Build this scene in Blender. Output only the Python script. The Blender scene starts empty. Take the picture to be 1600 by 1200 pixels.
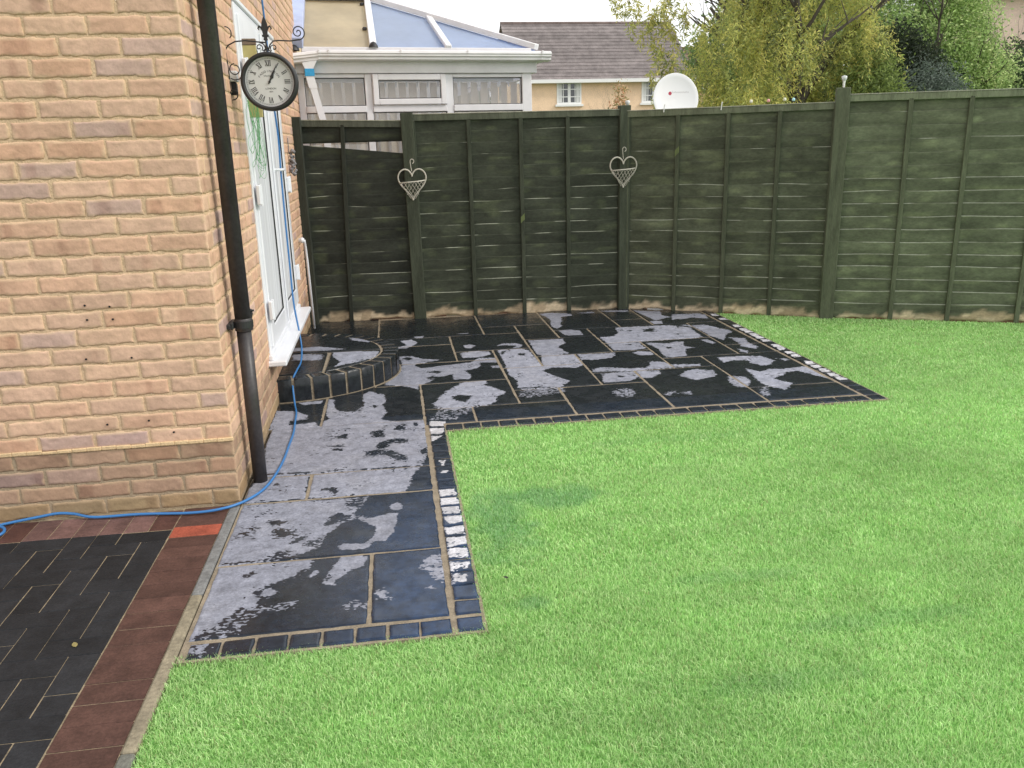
import bpy, math, random
import numpy as np
from mathutils import Vector, Matrix, noise as mnoise
R = math.radians
scene = bpy.context.scene
C = scene.collection

# ---------------------------------------------------------------- camera
cam = bpy.data.cameras.new("camera"); camo = bpy.data.objects.new("camera", cam); C.objects.link(camo)
F = 1300.0
def cam_matrix():
    vp = (608.0, 236.0); s = 0.028
    Y = Vector((vp[0]-800, vp[1]-600, F)).normalized()
    a = (vp[0]-800)*s + (vp[1]-600); t = -F*F/a
    Z = -Vector((s*t, t, F)).normalized(); X = Y.cross(Z)
    # columns: camera axes (right, up, back) in world
    m = Matrix(((X.x, -X.y, -X.z), (Y.x, -Y.y, -Y.z), (Z.x, -Z.y, -Z.z)))
    return m.to_4x4()
camo.matrix_world = Matrix.Translation((0, 0, 1.5)) @ cam_matrix()
cam.sensor_width = 36; cam.lens = F/1600*36; cam.clip_start = 0.05; cam.clip_end = 2000
scene.camera = camo

# ---------------------------------------------------------------- sky, sun, exposure
SUN_EL, SUN_AZ = 38.0, 112.0        # azimuth clockwise from +y
w = bpy.data.worlds.new("World"); scene.world = w; w.use_nodes = True
nt = w.node_tree; nt.nodes.clear()
sky = nt.nodes.new("ShaderNodeTexSky"); sky.sky_type = 'NISHITA'; sky.sun_disc = False
sky.sun_elevation = R(SUN_EL); sky.sun_rotation = R(SUN_AZ); sky.dust_density = 3
tc = nt.nodes.new("ShaderNodeTexCoord")
nz = nt.nodes.new("ShaderNodeTexNoise"); nz.inputs['Scale'].default_value = 1.6; nz.inputs['Detail'].default_value = 6
cr = nt.nodes.new("ShaderNodeValToRGB")
cr.color_ramp.elements[0].position = .36; cr.color_ramp.elements[0].color = (.78, .78, .78, 1)
cr.color_ramp.elements[1].position = .52; cr.color_ramp.elements[1].color = (1, 1, 1, 1)
mx = nt.nodes.new("ShaderNodeMix"); mx.data_type = 'RGBA'
mx.inputs[7].default_value = (10.0, 10.1, 10.3, 1)      # bright cloud sheet
bg = nt.nodes.new("ShaderNodeBackground"); bg.inputs['Strength'].default_value = 0.1
wo = nt.nodes.new("ShaderNodeOutputWorld")
nt.links.new(tc.outputs['Generated'], nz.inputs['Vector']); nt.links.new(nz.outputs['Fac'], cr.inputs['Fac'])
nt.links.new(cr.outputs['Color'], mx.inputs[0]); nt.links.new(sky.outputs['Color'], mx.inputs[6])
nt.links.new(mx.outputs[2], bg.inputs['Color']); nt.links.new(bg.outputs['Background'], wo.inputs['Surface'])
sl = bpy.data.lights.new("sun", 'SUN'); sl.energy = 1.3; sl.angle = R(12); sl.color = (1, .95, .87)
so = bpy.data.objects.new("sun", sl); C.objects.link(so)
d = Vector((math.sin(R(SUN_AZ))*math.cos(R(SUN_EL)), math.cos(R(SUN_AZ))*math.cos(R(SUN_EL)), math.sin(R(SUN_EL))))
so.rotation_euler = d.to_track_quat('Z', 'Y').to_euler()
scene.view_settings.view_transform = 'Standard'; scene.view_settings.look = 'None'
scene.view_settings.exposure = 0.56; scene.view_settings.gamma = 1.0

# ---------------------------------------------------------------- helpers
rnd = random.Random(7)
def srgb(r, g, b):
    f = lambda c: (c/255/12.92) if c <= 10.3 else ((c/255+.055)/1.055)**2.4
    return (f(r), f(g), f(b))
def tag(o, label=None, cat=None, group=None, kind=None):
    if label: o['label'] = label
    if cat: o['category'] = cat
    if group: o['group'] = group
    if kind: o['kind'] = kind
    return o
def empty(name, loc=(0, 0, 0), rz=0, parent=None):
    o = bpy.data.objects.new(name, None); C.objects.link(o); o.location = loc; o.rotation_euler = (0, 0, rz)
    o.empty_display_size = .1
    if parent: o.parent = parent
    return o
class MB:
    def __init__(s): s.v = []; s.f = []; s.c = []; s.mi = []; s.col = (1, 1, 1); s.m = 0; s.smooth = False; s.T = None
    def add(s, vs, fs, cols=None, m=None):
        b = len(s.v)
        if s.T is not None: vs = [tuple(s.T @ Vector(p)) for p in vs]
        s.v += [tuple(p) for p in vs]; s.f += [tuple(b+i for i in f) for f in fs]
        s.c += (list(cols) if cols is not None else [s.col]*len(vs)); s.mi += [s.m if m is None else m]*len(fs)
    def box(s, x0, x1, y0, y1, z0, z1, M=None):
        vs = [(x, y, z) for z in (z0, z1) for y in (y0, y1) for x in (x0, x1)]
        if M is not None: vs = [tuple(M @ Vector(p)) for p in vs]
        s.add(vs, [(0, 2, 3, 1), (4, 5, 7, 6), (0, 1, 5, 4), (2, 6, 7, 3), (0, 4, 6, 2), (1, 3, 7, 5)])
    def bbox(s, x0, x1, y0, y1, z0, z1, b=.003, M=None):
        # box with chamfered edges
        vs = []; idx = {}
        X = (x0, x1); Y = (y0, y1); Z = (z0, z1)
        for i in (0, 1):
            for j in (0, 1):
                for k in (0, 1):
                    sx, sy, sz = (1-2*i)*b, (1-2*j)*b, (1-2*k)*b
                    for a, p in enumerate(((X[i], Y[j]+sy, Z[k]+sz), (X[i]+sx, Y[j], Z[k]+sz), (X[i]+sx, Y[j]+sy, Z[k]))):
                        idx[i, j, k, a] = len(vs); vs.append(p)
        if M is not None: vs = [tuple(M @ Vector(p)) for p in vs]
        g = lambda *q: tuple(idx[t] for t in q)
        fs = []
        for i in (0, 1):
            q = [(i, 0, 0, 0), (i, 1, 0, 0), (i, 1, 1, 0), (i, 0, 1, 0)]; fs.append(g(*(q if i else q[::-1])))
            q = [(0, i, 0, 1), (0, i, 1, 1), (1, i, 1, 1), (1, i, 0, 1)]; fs.append(g(*(q if i else q[::-1])))
            q = [(0, 0, i, 2), (1, 0, i, 2), (1, 1, i, 2), (0, 1, i, 2)]; fs.append(g(*(q if i else q[::-1])))
        for i in (0, 1):
            for j in (0, 1):
                fl = (i+j) % 2
                q = [(i, j, 0, 0), (i, j, 1, 0), (i, j, 1, 1), (i, j, 0, 1)]; fs.append(g(*(q if not fl else q[::-1])))
                q = [(i, 0, j, 0), (i, 0, j, 2), (i, 1, j, 2), (i, 1, j, 0)]; fs.append(g(*(q if not fl else q[::-1])))
                q = [(0, i, j, 1), (1, i, j, 1), (1, i, j, 2), (0, i, j, 2)]; fs.append(g(*(q if not fl else q[::-1])))
                for k in (0, 1):
                    q = [(i, j, k, 0), (i, j, k, 1), (i, j, k, 2)]; fs.append(g(*(q if (i+j+k) % 2 == 0 else q[::-1])))
        s.add(vs, fs)
    def tube(s, pts, r, n=8, cap=True):
        pts = [Vector(p) for p in pts]; m = len(pts); rs = r if isinstance(r, (list, tuple)) else [r]*m
        vs = []; fs = []; up = None
        for i, p in enumerate(pts):
            t = (pts[min(i+1, m-1)]-pts[max(i-1, 0)]).normalized()
            if up is None: up = Vector((0, 0, 1)) if abs(t.z) < .9 else Vector((1, 0, 0))
            a = (up - t*up.dot(t))
            if a.length < 1e-5: a = t.orthogonal()
            a.normalize(); b = t.cross(a); up = a
            for k in range(n):
                an = 2*math.pi*k/n; vs.append(tuple(p+(a*math.cos(an)+b*math.sin(an))*rs[i]))
        for i in range(m-1):
            for k in range(n):
                fs.append((i*n+k, i*n+(k+1) % n, (i+1)*n+(k+1) % n, (i+1)*n+k))
        if cap: fs.append(tuple(range(n))[::-1]); fs.append(tuple((m-1)*n+k for k in range(n)))
        s.add(vs, fs)
    def lathe(s, prof, M=None, n=32, a0=0, a1=2*math.pi):
        vs = []; full = abs(a1-a0-2*math.pi) < 1e-6; m = n if full else n+1
        for r, z in prof:
            for k in range(m):
                an = a0+(a1-a0)*k/n; vs.append((r*math.cos(an), r*math.sin(an), z))
        fs = []
        for i in range(len(prof)-1):
            for k in range(n):
                k2 = (k+1) % m; fs.append((i*m+k, i*m+k2, (i+1)*m+k2, (i+1)*m+k))
        if M is not None: vs = [tuple(M @ Vector(p)) for p in vs]
        s.add(vs, fs)
    def prism(s, poly, z0, z1, M=None):
        n = len(poly); vs = [(x, y, z0) for x, y in poly]+[(x, y, z1) for x, y in poly]
        if M is not None: vs = [tuple(M @ Vector(p)) for p in vs]
        s.add(vs, [tuple(range(n))[::-1], tuple(range(n, 2*n))]+[(i, (i+1) % n, n+(i+1) % n, n+i) for i in range(n)])
    def build(s, name, mats, parent=None, smooth=None, attrs=None):
        me = bpy.data.meshes.new(name); me.from_pydata(s.v, [], s.f)
        if not isinstance(mats, (list, tuple)): mats = [mats]
        for m in mats: me.materials.append(m)
        if len(mats) > 1: me.polygons.foreach_set('material_index', s.mi)
        a = me.color_attributes.new('Col', 'FLOAT_COLOR', 'POINT')
        c = np.ones((len(s.v), 4), np.float32); c[:, :3] = np.array(s.c, np.float32).reshape(-1, 3); a.data.foreach_set('color', c.ravel())
        if attrs:
            for k, arr in attrs.items():
                at = me.attributes.new(k, 'FLOAT', 'POINT'); at.data.foreach_set('value', np.asarray(arr, np.float32))
        if smooth if smooth is not None else s.smooth: me.polygons.foreach_set('use_smooth', [True]*len(me.polygons))
        me.update()
        o = bpy.data.objects.new(name, me); C.objects.link(o)
        if parent: o.parent = parent
        return o
def np_mesh(name, V, Fq, cols, mats, parent=None, smooth=False, tri=None, attrs=None):
    """V (n,3), Fq (m,4) quads, tri (k,3)"""
    me = bpy.data.meshes.new(name); V = np.asarray(V, np.float32)
    Fq = np.zeros((0, 4), np.int32) if Fq is None else np.asarray(Fq, np.int32); nq = len(Fq); ntq = 0 if tri is None else len(tri)
    me.vertices.add(len(V)); me.vertices.foreach_set('co', V.ravel())
    loops = Fq.ravel() if tri is None else np.concatenate([Fq.ravel(), np.asarray(tri, np.int32).ravel()])
    me.loops.add(len(loops)); me.loops.foreach_set('vertex_index', loops.astype(np.int32))
    st = np.concatenate([np.arange(nq)*4, nq*4+np.arange(ntq)*3]).astype(np.int32)
    me.polygons.add(nq+ntq); me.polygons.foreach_set('loop_start', st)
    if smooth: me.polygons.foreach_set('use_smooth', np.ones(nq+ntq, bool))
    a = me.color_attributes.new('Col', 'FLOAT_COLOR', 'POINT')
    c = np.ones((len(V), 4), np.float32); c[:, :3] = cols; a.data.foreach_set('color', c.ravel())
    if attrs:
        for k, arr in attrs.items():
            at = me.attributes.new(k, 'FLOAT', 'POINT'); at.data.foreach_set('value', np.asarray(arr, np.float32))
    for m in (mats if isinstance(mats, (list, tuple)) else [mats]): me.materials.append(m)
    me.update(calc_edges=True); me.validate()
    o = bpy.data.objects.new(name, me); C.objects.link(o)
    if parent: o.parent = parent
    return o
# smooth value noise for numpy
def vnoise(x, y, seed=0):
    x = np.asarray(x, float); y = np.asarray(y, float); xi = np.floor(x).astype(np.int64); yi = np.floor(y).astype(np.int64)
    fx = x-xi; fy = y-yi; fx = fx*fx*(3-2*fx); fy = fy*fy*(3-2*fy)
    def h(a, b):
        n = (a*374761393+b*668265263+seed*2147483647) & 0xffffffff
        n = ((n ^ (n >> 13))*1274126177) & 0xffffffff
        return ((n ^ (n >> 16)) & 0xffff)/65535.0
    return (h(xi, yi)*(1-fx)+h(xi+1, yi)*fx)*(1-fy)+(h(xi, yi+1)*(1-fx)+h(xi+1, yi+1)*fx)*fy

# ---------------------------------------------------------------- materials
def mat(name, col=(.5, .5, .5), rough=.6, var=0, vscale=20, bump=0, bscale=60, metal=0, usecol=False, stretch=(1, 1, 1), spec=.5, coat=0, fine=0, var2=None, trans=0, alpha=1):
    m = bpy.data.materials.new(name); m.use_nodes = True; n = m.node_tree; N = n.nodes; b = N['Principled BSDF']
    b.inputs['Roughness'].default_value = rough; b.inputs['Metallic'].default_value = metal
    b.inputs['Specular IOR Level'].default_value = spec; b.inputs['Coat Weight'].default_value = coat
    b.inputs['Transmission Weight'].default_value = trans; b.inputs['Alpha'].default_value = alpha
    tcn = N.new('ShaderNodeTexCoord'); mp = N.new('ShaderNodeMapping'); mp.inputs['Scale'].default_value = stretch
    n.links.new(tcn.outputs['Object'], mp.inputs['Vector'])
    src = None
    if usecol:
        a = N.new('ShaderNodeAttribute'); a.attribute_name = 'Col'; mu = N.new('ShaderNodeMix'); mu.data_type = 'RGBA'; mu.blend_type = 'MULTIPLY'; mu.inputs[0].default_value = 1
        mu.inputs[7].default_value = (*col, 1); n.links.new(a.outputs['Color'], mu.inputs[6]); src = mu.outputs[2]
    else:
        rg = N.new('ShaderNodeRGB'); rg.outputs[0].default_value = (*col, 1); src = rg.outputs[0]
    for (amt, sc, det) in ((var, vscale, 4), (fine, vscale*9, 3)):
        if not amt: continue
        no = N.new('ShaderNodeTexNoise'); no.inputs['Scale'].default_value = sc; no.inputs['Detail'].default_value = det; no.inputs['Roughness'].default_value = .65
        n.links.new(mp.outputs['Vector'], no.inputs['Vector'])
        mr = N.new('ShaderNodeMapRange'); mr.inputs['From Min'].default_value = .28; mr.inputs['From Max'].default_value = .72
        mr.inputs['To Min'].default_value = 1-amt; mr.inputs['To Max'].default_value = 1+amt
        n.links.new(no.outputs['Fac'], mr.inputs['Value'])
        vm = N.new('ShaderNodeVectorMath'); vm.operation = 'SCALE'; n.links.new(src, vm.inputs[0]); n.links.new(mr.outputs['Result'], vm.inputs['Scale']); src = vm.outputs[0]
    n.links.new(src, b.inputs['Base Color'])
    if bump:
        no = N.new('ShaderNodeTexNoise'); no.inputs['Scale'].default_value = bscale; no.inputs['Detail'].default_value = 5
        n.links.new(mp.outputs['Vector'], no.inputs['Vector'])
        bp = N.new('ShaderNodeBump'); bp.inputs['Strength'].default_value = 1; bp.inputs['Distance'].default_value = bump
        n.links.new(no.outputs['Fac'], bp.inputs['Height']); n.links.new(bp.outputs['Normal'], b.inputs['Normal'])
    return m
M_brick = mat('brick', (1, 1, 1), .9, var=.09, vscale=14, bump=.0022, bscale=60, usecol=True, fine=.07, spec=.2)
M_mortar = mat('mortar', (1, 1, 1), .95, var=.12, vscale=25, bump=.004, bscale=110, usecol=True, fine=.12, spec=.1)
M_upvc = mat('white_upvc', (.76, .77, .8), .3, var=.05, vscale=3, spec=.4)
M_upvc_old = mat('weathered_upvc', (.78, .77, .79), .4, var=.08, vscale=5)
M_gasket = mat('black_gasket', (.02, .02, .022), .5)
M_glass = mat('window_glass', (.05, .055, .06), .04, spec=.8)
M_pipe = mat('dark_pipe', (.042, .037, .038), .42, var=.35, vscale=8, fine=.3, bump=.0006, bscale=40)
M_iron = mat('black_iron', (.022, .022, .024), .5, bump=.0006, bscale=200)
M_blue = mat('blue_cable', (.035, .17, .42), .38)
M_post = mat('dark_stained_post', (1, 1, 1), .8, spec=.2, var=.3, vscale=6, bump=.0025, bscale=18, usecol=True, stretch=(3, 3, .5), fine=.2)
M_wood = mat('stained_boards', (1, 1, 1), .8, var=.28, vscale=3.2, bump=.0012, bscale=25, usecol=True, stretch=(1, 1, 2.2), fine=.22, spec=.25)
M_white = mat('white_paint', (.8, .8, .78), .5)
M_cream = mat('cream_wire', (.5, .47, .4), .5, var=.2, vscale=40)
M_paver = mat('concrete_paver', (1, 1, 1), .7, spec=.22, var=.35, vscale=12, bump=.002, bscale=120, usecol=True, fine=.25)
M_sand = mat('joint_sand', (.26, .205, .13), .95, var=.5, vscale=20, fine=.4)
M_leaf = mat('leaves', (1, 1, 1), .6, usecol=True, spec=.25)
def add_translucent(m, f, tint=1.0):
    n = m.node_tree; b = n.nodes['Principled BSDF']; t = n.nodes.new('ShaderNodeBsdfTranslucent'); x = n.nodes.new('ShaderNodeMixShader'); x.inputs[0].default_value = f
    src = b.inputs['Base Color'].links[0].from_socket; n.links.new(src, t.inputs[0]); n.links.new(b.outputs[0], x.inputs[1]); n.links.new(t.outputs[0], x.inputs[2]); n.links.new(x.outputs[0], n.nodes['Material Output'].inputs['Surface'])
add_translucent(M_leaf, .4)
M_bark = mat('bark', (.09, .075, .06), .9, var=.4, vscale=12, bump=.01, bscale=20)
PATCHES = [
('+',0,[(-0.094,3.429),(-0.066,3.444),(-0.041,3.418),(-0.045,3.371),(-0.067,3.362),(-0.092,3.380)]),
('+',0,[(-0.230,3.335),(-0.212,3.341),(-0.208,3.311),(-0.165,3.302),(-0.100,3.342),(-0.062,3.334),(-0.068,3.232),(-0.085,3.138),(-0.115,3.074),(-0.156,3.082),(-0.180,3.030),(-0.209,3.014),(-0.294,3.030),(-0.303,3.054),(-0.282,3.078),(-0.201,3.068),(-0.167,3.113),(-0.152,3.175),(-0.158,3.219),(-0.191,3.257),(-0.220,3.275)]),
('+',0,[(-0.310,2.887),(-0.285,2.964),(-0.218,2.978),(-0.181,2.949),(-0.198,2.875),(-0.242,2.854),(-0.277,2.802),(-0.294,2.786),(-0.292,2.748),(-0.301,2.745),(-0.328,2.755),(-0.337,2.804)]),
('+',5,[(0.029,2.861),(0.061,2.913),(0.090,2.912),(0.106,2.888),(0.107,2.796),(0.111,2.708),(0.075,2.725),(0.043,2.779),(0.023,2.827)]),
('+',6,[(-0.143,2.674),(-0.118,2.697),(-0.113,2.651),(-0.100,2.622),(-0.140,2.621)]),
('+',3,[(0.028,2.664),(0.045,2.688),(0.055,2.659)]),
('+',9,[(-0.255,2.600),(-0.214,2.618),(-0.175,2.619),(-0.178,2.582),(-0.239,2.580)]),
('+',6,[(0.093,2.712),(0.130,2.714),(0.132,2.681),(0.104,2.673)]),
('w',1,[(0.123,3.543),(0.196,3.536),(0.200,3.468),(0.125,3.469)]),
('w',1,[(0.125,3.450),(0.201,3.449),(0.204,3.375),(0.128,3.370)]),
('w',1,[(0.126,3.347),(0.201,3.345),(0.204,3.274),(0.130,3.275)]),
('w',1,[(0.130,3.256),(0.205,3.256),(0.204,3.184),(0.145,3.171)]),
('w',1,[(0.124,3.138),(0.206,3.142),(0.205,3.070),(0.128,3.069)]),
('w',1,[(0.129,3.046),(0.208,3.046),(0.206,2.976),(0.128,2.969)]),
('w',5,[(0.125,2.948),(0.202,2.944),(0.200,2.870),(0.124,2.872)]),
('w',8,[(0.125,2.843),(0.201,2.828),(0.200,2.788),(0.127,2.772)]),
('w',9,[(0.127,2.743),(0.180,2.733),(0.173,2.678),(0.123,2.687)]),
('w',2,[(0.129,4.552),(0.217,4.532),(0.212,4.447),(0.128,4.454)]),
('w',3,[(0.119,4.432),(0.202,4.413),(0.202,4.354),(0.173,4.315),(0.115,4.328)]),
('w',2,[(0.110,4.295),(0.190,4.288),(0.131,4.212),(0.113,4.216)]),
('w',1,[(0.147,3.913),(0.181,3.915),(0.163,3.844)]),
('w',5,[(0.149,3.774),(0.182,3.776),(0.173,3.742),(0.154,3.746)]),
('+',3,[(-0.764,3.559),(-0.194,3.528),(-0.217,3.433),(-0.244,3.398),(-0.248,3.306),(-0.303,3.279),(-0.330,3.210),(-0.368,3.158),(-0.365,3.083),(-0.417,3.027),(-0.511,3.003),(-0.558,2.996),(-0.742,3.001),(-0.749,3.002),(-0.763,3.490)]),
('-',6,[(-0.606,3.353),(-0.528,3.349),(-0.528,3.322),(-0.587,3.305)]),
('-',7,[(-0.571,3.273),(-0.486,3.241),(-0.484,3.192),(-0.560,3.187)]),
('-',0,[(-0.493,3.120),(-0.469,3.169),(-0.435,3.182),(-0.433,3.161),(-0.464,3.121)]),
('-',8,[(-0.435,3.121),(-0.369,3.135),(-0.367,3.068),(-0.420,3.086)]),
('-',0,[(-0.710,3.258),(-0.675,3.265),(-0.673,3.229),(-0.703,3.236)]),
('-',8,[(-0.712,3.308),(-0.641,3.301),(-0.643,3.273)]),
('-',3,[(-0.375,3.262),(-0.350,3.338),(-0.321,3.386),(-0.286,3.364),(-0.292,3.312),(-0.327,3.267)]),
('-',7,[(-0.549,3.016),(-0.533,3.063),(-0.485,3.040),(-0.484,3.009)]),
('-',8,[(-0.293,3.505),(-0.214,3.517),(-0.222,3.420),(-0.273,3.445)]),
('-',7,[(-0.338,3.337),(-0.319,3.373),(-0.258,3.347),(-0.282,3.288),(-0.334,3.273)]),
('+',4,[(-0.757,2.995),(-0.390,2.970),(-0.395,2.895),(-0.437,2.880),(-0.436,2.846),(-0.482,2.827),(-0.536,2.793),(-0.549,2.701),(-0.550,2.642),(-0.610,2.643),(-0.649,2.584),(-0.678,2.535),(-0.700,2.503),(-0.743,2.485),(-0.746,2.565),(-0.748,2.760)]),
('w2',9,[(-0.612,2.653),(-0.548,2.661),(-0.546,2.612),(-0.581,2.553),(-0.595,2.492),(-0.666,2.471),(-0.741,2.476),(-0.702,2.512),(-0.649,2.584)]),
('-',0,[(-0.633,2.878),(-0.599,2.917),(-0.595,2.888),(-0.611,2.868)]),
('-',0,[(-0.588,2.755),(-0.557,2.755),(-0.557,2.718),(-0.574,2.732)]),
('+',0,[(-0.400,2.833),(-0.366,2.884),(-0.361,2.848),(-0.380,2.827)]),
('+',3,[(-0.536,2.791),(-0.492,2.737),(-0.519,2.706),(-0.559,2.734)]),
('+',9,[(-0.534,2.629),(-0.492,2.650),(-0.427,2.658),(-0.424,2.628),(-0.528,2.623)]),
('+',9,[(-0.748,2.469),(-0.668,2.458),(-0.663,2.391),(-0.745,2.394)]),
('+',1,[(-0.773,4.523),(-0.734,4.626),(-0.275,4.616),(0.112,4.588),(0.104,4.224),(0.091,4.011),(0.063,3.872),(-0.687,3.911),(-0.711,3.950)]),
('-',4,[(-0.387,4.404),(-0.323,4.436),(-0.326,4.346),(-0.378,4.368)]),
('-',0,[(-0.400,4.211),(-0.340,4.198),(-0.341,4.157),(-0.388,4.177)]),
('-',9,[(-0.435,4.250),(-0.343,4.262),(-0.348,4.221)]),
('-',7,[(-0.196,4.431),(-0.126,4.462),(-0.129,4.347),(-0.194,4.339)]),
('-',8,[(-0.065,4.521),(-0.003,4.532),(-0.017,4.403),(-0.062,4.436)]),
('-',6,[(-0.164,4.244),(-0.085,4.293),(-0.012,4.288),(0.001,4.208),(-0.085,4.227),(-0.120,4.150),(-0.162,4.139)]),
('-',6,[(-0.225,4.132),(-0.169,4.140),(-0.099,4.125),(-0.017,4.026),(-0.011,3.947),(-0.058,3.976),(-0.113,4.047),(-0.209,4.058)]),
('-',0,[(0.058,4.081),(0.092,4.135),(0.102,4.041),(0.073,4.027)]),
('-',0,[(0.043,4.546),(0.063,4.554),(0.057,4.482),(0.045,4.477)]),
('+',0,[(-0.752,3.732),(-0.700,3.891),(-0.486,3.881),(-0.477,3.572),(-0.743,3.566)]),
('+',2,[(-0.482,3.902),(0.050,3.850),(0.010,3.741),(0.002,3.658),(-0.026,3.553),(-0.461,3.565)]),
('-',0,[(-0.641,3.784),(-0.617,3.787),(-0.612,3.752),(-0.638,3.754)]),
('-',2,[(-0.424,3.664),(-0.381,3.680),(-0.337,3.662),(-0.333,3.597),(-0.352,3.601),(-0.373,3.645)]),
('+',1,[(-0.772,4.620),(-0.776,4.971),(-0.658,4.928),(-0.578,4.830),(-0.575,4.753),(-0.675,4.745),(-0.666,4.669),(-0.523,4.681),(-0.500,4.617),(-0.765,4.605)]),
('+',0,[(-0.657,5.112),(-0.511,5.130),(-0.516,5.062),(-0.622,5.052)]),
('+',1,[(-0.484,5.159),(-0.441,5.114),(-0.431,4.958),(-0.398,4.868),(-0.302,4.846),(-0.248,4.949),(-0.265,5.198),(-0.225,5.255),(-0.133,5.167),(-0.117,5.021),(-0.141,4.958),(-0.111,4.787),(-0.148,4.656),(-0.084,4.611),(0.099,4.585),(0.098,4.544),(-0.488,4.577),(-0.478,4.686),(-0.445,4.738),(-0.469,4.805)]),
('-',0,[(-0.199,4.954),(-0.165,4.930),(-0.189,4.885)]),
('+',1,[(-0.131,5.400),(-0.033,5.706),(-0.004,5.905),(-0.028,6.169),(0.063,6.165),(0.157,6.046),(0.297,5.992),(0.100,5.914),(0.081,5.866),(0.130,5.784),(0.304,5.828),(0.491,5.870),(0.564,5.981),(0.686,5.950),(0.679,5.823),(0.551,5.855),(0.553,5.748),(0.516,5.688),(0.427,5.643),(0.459,5.536),(0.448,5.412),(0.335,5.424),(0.337,5.566),(0.234,5.511),(0.121,5.339),(0.094,5.346),(0.086,5.232),(0.018,5.320)]),
('-',0,[(-0.011,6.088),(0.035,6.134),(0.078,6.085),(0.042,6.031)]),
('-',5,[(0.175,5.655),(0.219,5.694),(0.268,5.665),(0.248,5.604)]),
('-',6,[(0.144,5.502),(0.204,5.566),(0.242,5.509),(0.182,5.446)]),
('+',0,[(0.616,5.732),(0.704,5.745),(0.693,5.661),(0.635,5.676)]),
('+',0,[(0.436,6.167),(0.541,6.212),(0.657,6.170),(0.664,6.070),(0.566,5.999),(0.446,6.011)]),
('+',0,[(-0.007,6.703),(0.077,6.735),(0.132,6.622),(0.091,6.524),(0.032,6.433),(-0.118,6.464),(0.043,6.536)]),
('+',0,[(0.483,6.400),(0.534,6.438),(0.577,6.384),(0.531,6.296),(0.486,6.316)]),
('+',0,[(0.099,6.835),(0.189,6.844),(0.177,6.782),(0.108,6.787)]),
('+',0,[(0.451,6.850),(0.564,6.868),(0.571,6.837)]),
('+',0,[(0.732,6.327),(0.799,6.403),(0.895,6.399),(0.942,6.323),(0.908,6.227),(0.852,6.229),(0.897,6.313),(0.791,6.341)]),
('+',1,[(0.725,6.192),(0.905,6.207),(0.959,6.132),(0.966,5.954),(0.984,5.693),(1.128,5.629),(1.114,5.557),(1.032,5.577),(0.949,5.498),(0.990,5.358),(1.026,5.287),(1.051,5.251),(1.017,5.081),(0.725,5.122),(0.750,5.293),(0.716,5.457),(0.733,5.900)]),
('-',3,[(0.864,6.057),(0.934,6.039),(0.914,5.967),(0.864,5.999)]),
('-',0,[(0.747,6.147),(0.793,6.147),(0.741,6.031)]),
('-',0,[(0.902,5.493),(0.943,5.466),(0.917,5.414),(0.895,5.429)]),
('+',4,[(0.207,5.024),(0.277,5.172),(0.329,5.246),(0.401,5.347),(0.547,5.351),(0.539,5.284),(0.504,5.248),(0.560,5.190),(0.638,5.059),(0.614,4.996),(0.564,4.967),(0.559,4.863),(0.483,4.780),(0.427,4.805),(0.290,4.727),(0.222,4.779),(0.169,4.878)]),
('-',0,[(0.290,5.031),(0.345,5.046),(0.418,5.015),(0.406,4.964),(0.361,4.884),(0.293,4.964)]),
('w2',9,[(0.141,4.598),(0.189,4.703),(0.171,4.903),(0.562,4.888),(0.400,4.750),(0.278,4.567),(0.208,4.560)]),
('w2',9,[(0.743,5.090),(1.014,5.068),(0.995,4.974),(0.829,4.905),(0.722,4.903)]),
('+',9,[(0.743,5.090),(1.014,5.068),(1.001,5.000),(0.842,4.983)]),
('+',0,[(1.011,6.456),(1.295,6.448),(1.269,6.323),(1.192,6.174),(1.221,6.085),(1.134,5.656),(1.000,5.689),(1.027,5.938),(0.999,5.984)]),
('+',0,[(1.014,6.441),(1.275,6.448),(1.289,6.303),(1.206,6.198),(1.192,6.079),(1.243,5.967),(1.229,5.943),(1.005,5.970),(1.022,6.288)]),
('+',1,[(1.031,5.963),(1.267,5.910),(1.294,5.746),(1.271,5.680),(1.256,5.579),(1.201,5.524),(1.139,5.556),(1.016,5.587),(0.953,5.519),(1.020,5.341),(1.090,5.201),(1.044,5.138),(0.773,5.130),(0.859,5.678),(0.979,5.665)]),
('+',0,[(0.930,6.126),(0.965,6.058),(0.961,5.868),(0.965,5.686),(0.862,5.694)]),
('+',1,[(1.293,5.904),(1.575,5.893),(1.558,5.810),(1.510,5.747),(1.358,5.712),(1.286,5.749)]),
('+',4,[(1.307,5.464),(1.359,5.502),(1.577,5.414),(1.661,5.410),(1.721,5.463),(1.748,5.578),(1.833,5.539),(1.868,5.461),(2.064,5.419),(2.050,5.381),(1.890,5.370),(1.647,5.364),(1.575,5.349),(1.289,5.387)]),
('+',1,[(1.333,5.328),(1.555,5.338),(1.567,5.208),(1.472,5.109),(1.294,5.107)]),
('+',3,[(1.575,5.349),(1.730,5.327),(1.721,5.248),(1.635,5.160),(1.554,5.164)]),
('-',0,[(1.423,5.258),(1.466,5.232),(1.450,5.205),(1.421,5.218)]),
('-',0,[(1.498,5.287),(1.544,5.244),(1.534,5.222)]),
('+',0,[(1.702,5.849),(1.752,5.895),(1.841,5.852),(1.839,5.757),(1.732,5.765)]),
('+',2,[(1.587,6.423),(1.710,6.436),(1.782,6.557),(1.802,6.747),(2.020,6.738),(2.269,6.721),(2.411,6.581),(2.392,6.416),(2.386,6.233),(2.295,6.204),(1.896,6.187),(1.603,6.178)]),
('+',1,[(1.596,6.188),(1.872,6.171),(1.836,6.117),(1.840,5.971),(1.728,5.940),(1.586,5.969)]),
('-',5,[(2.015,6.615),(2.115,6.637),(2.073,6.502),(1.988,6.525)]),
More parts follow.
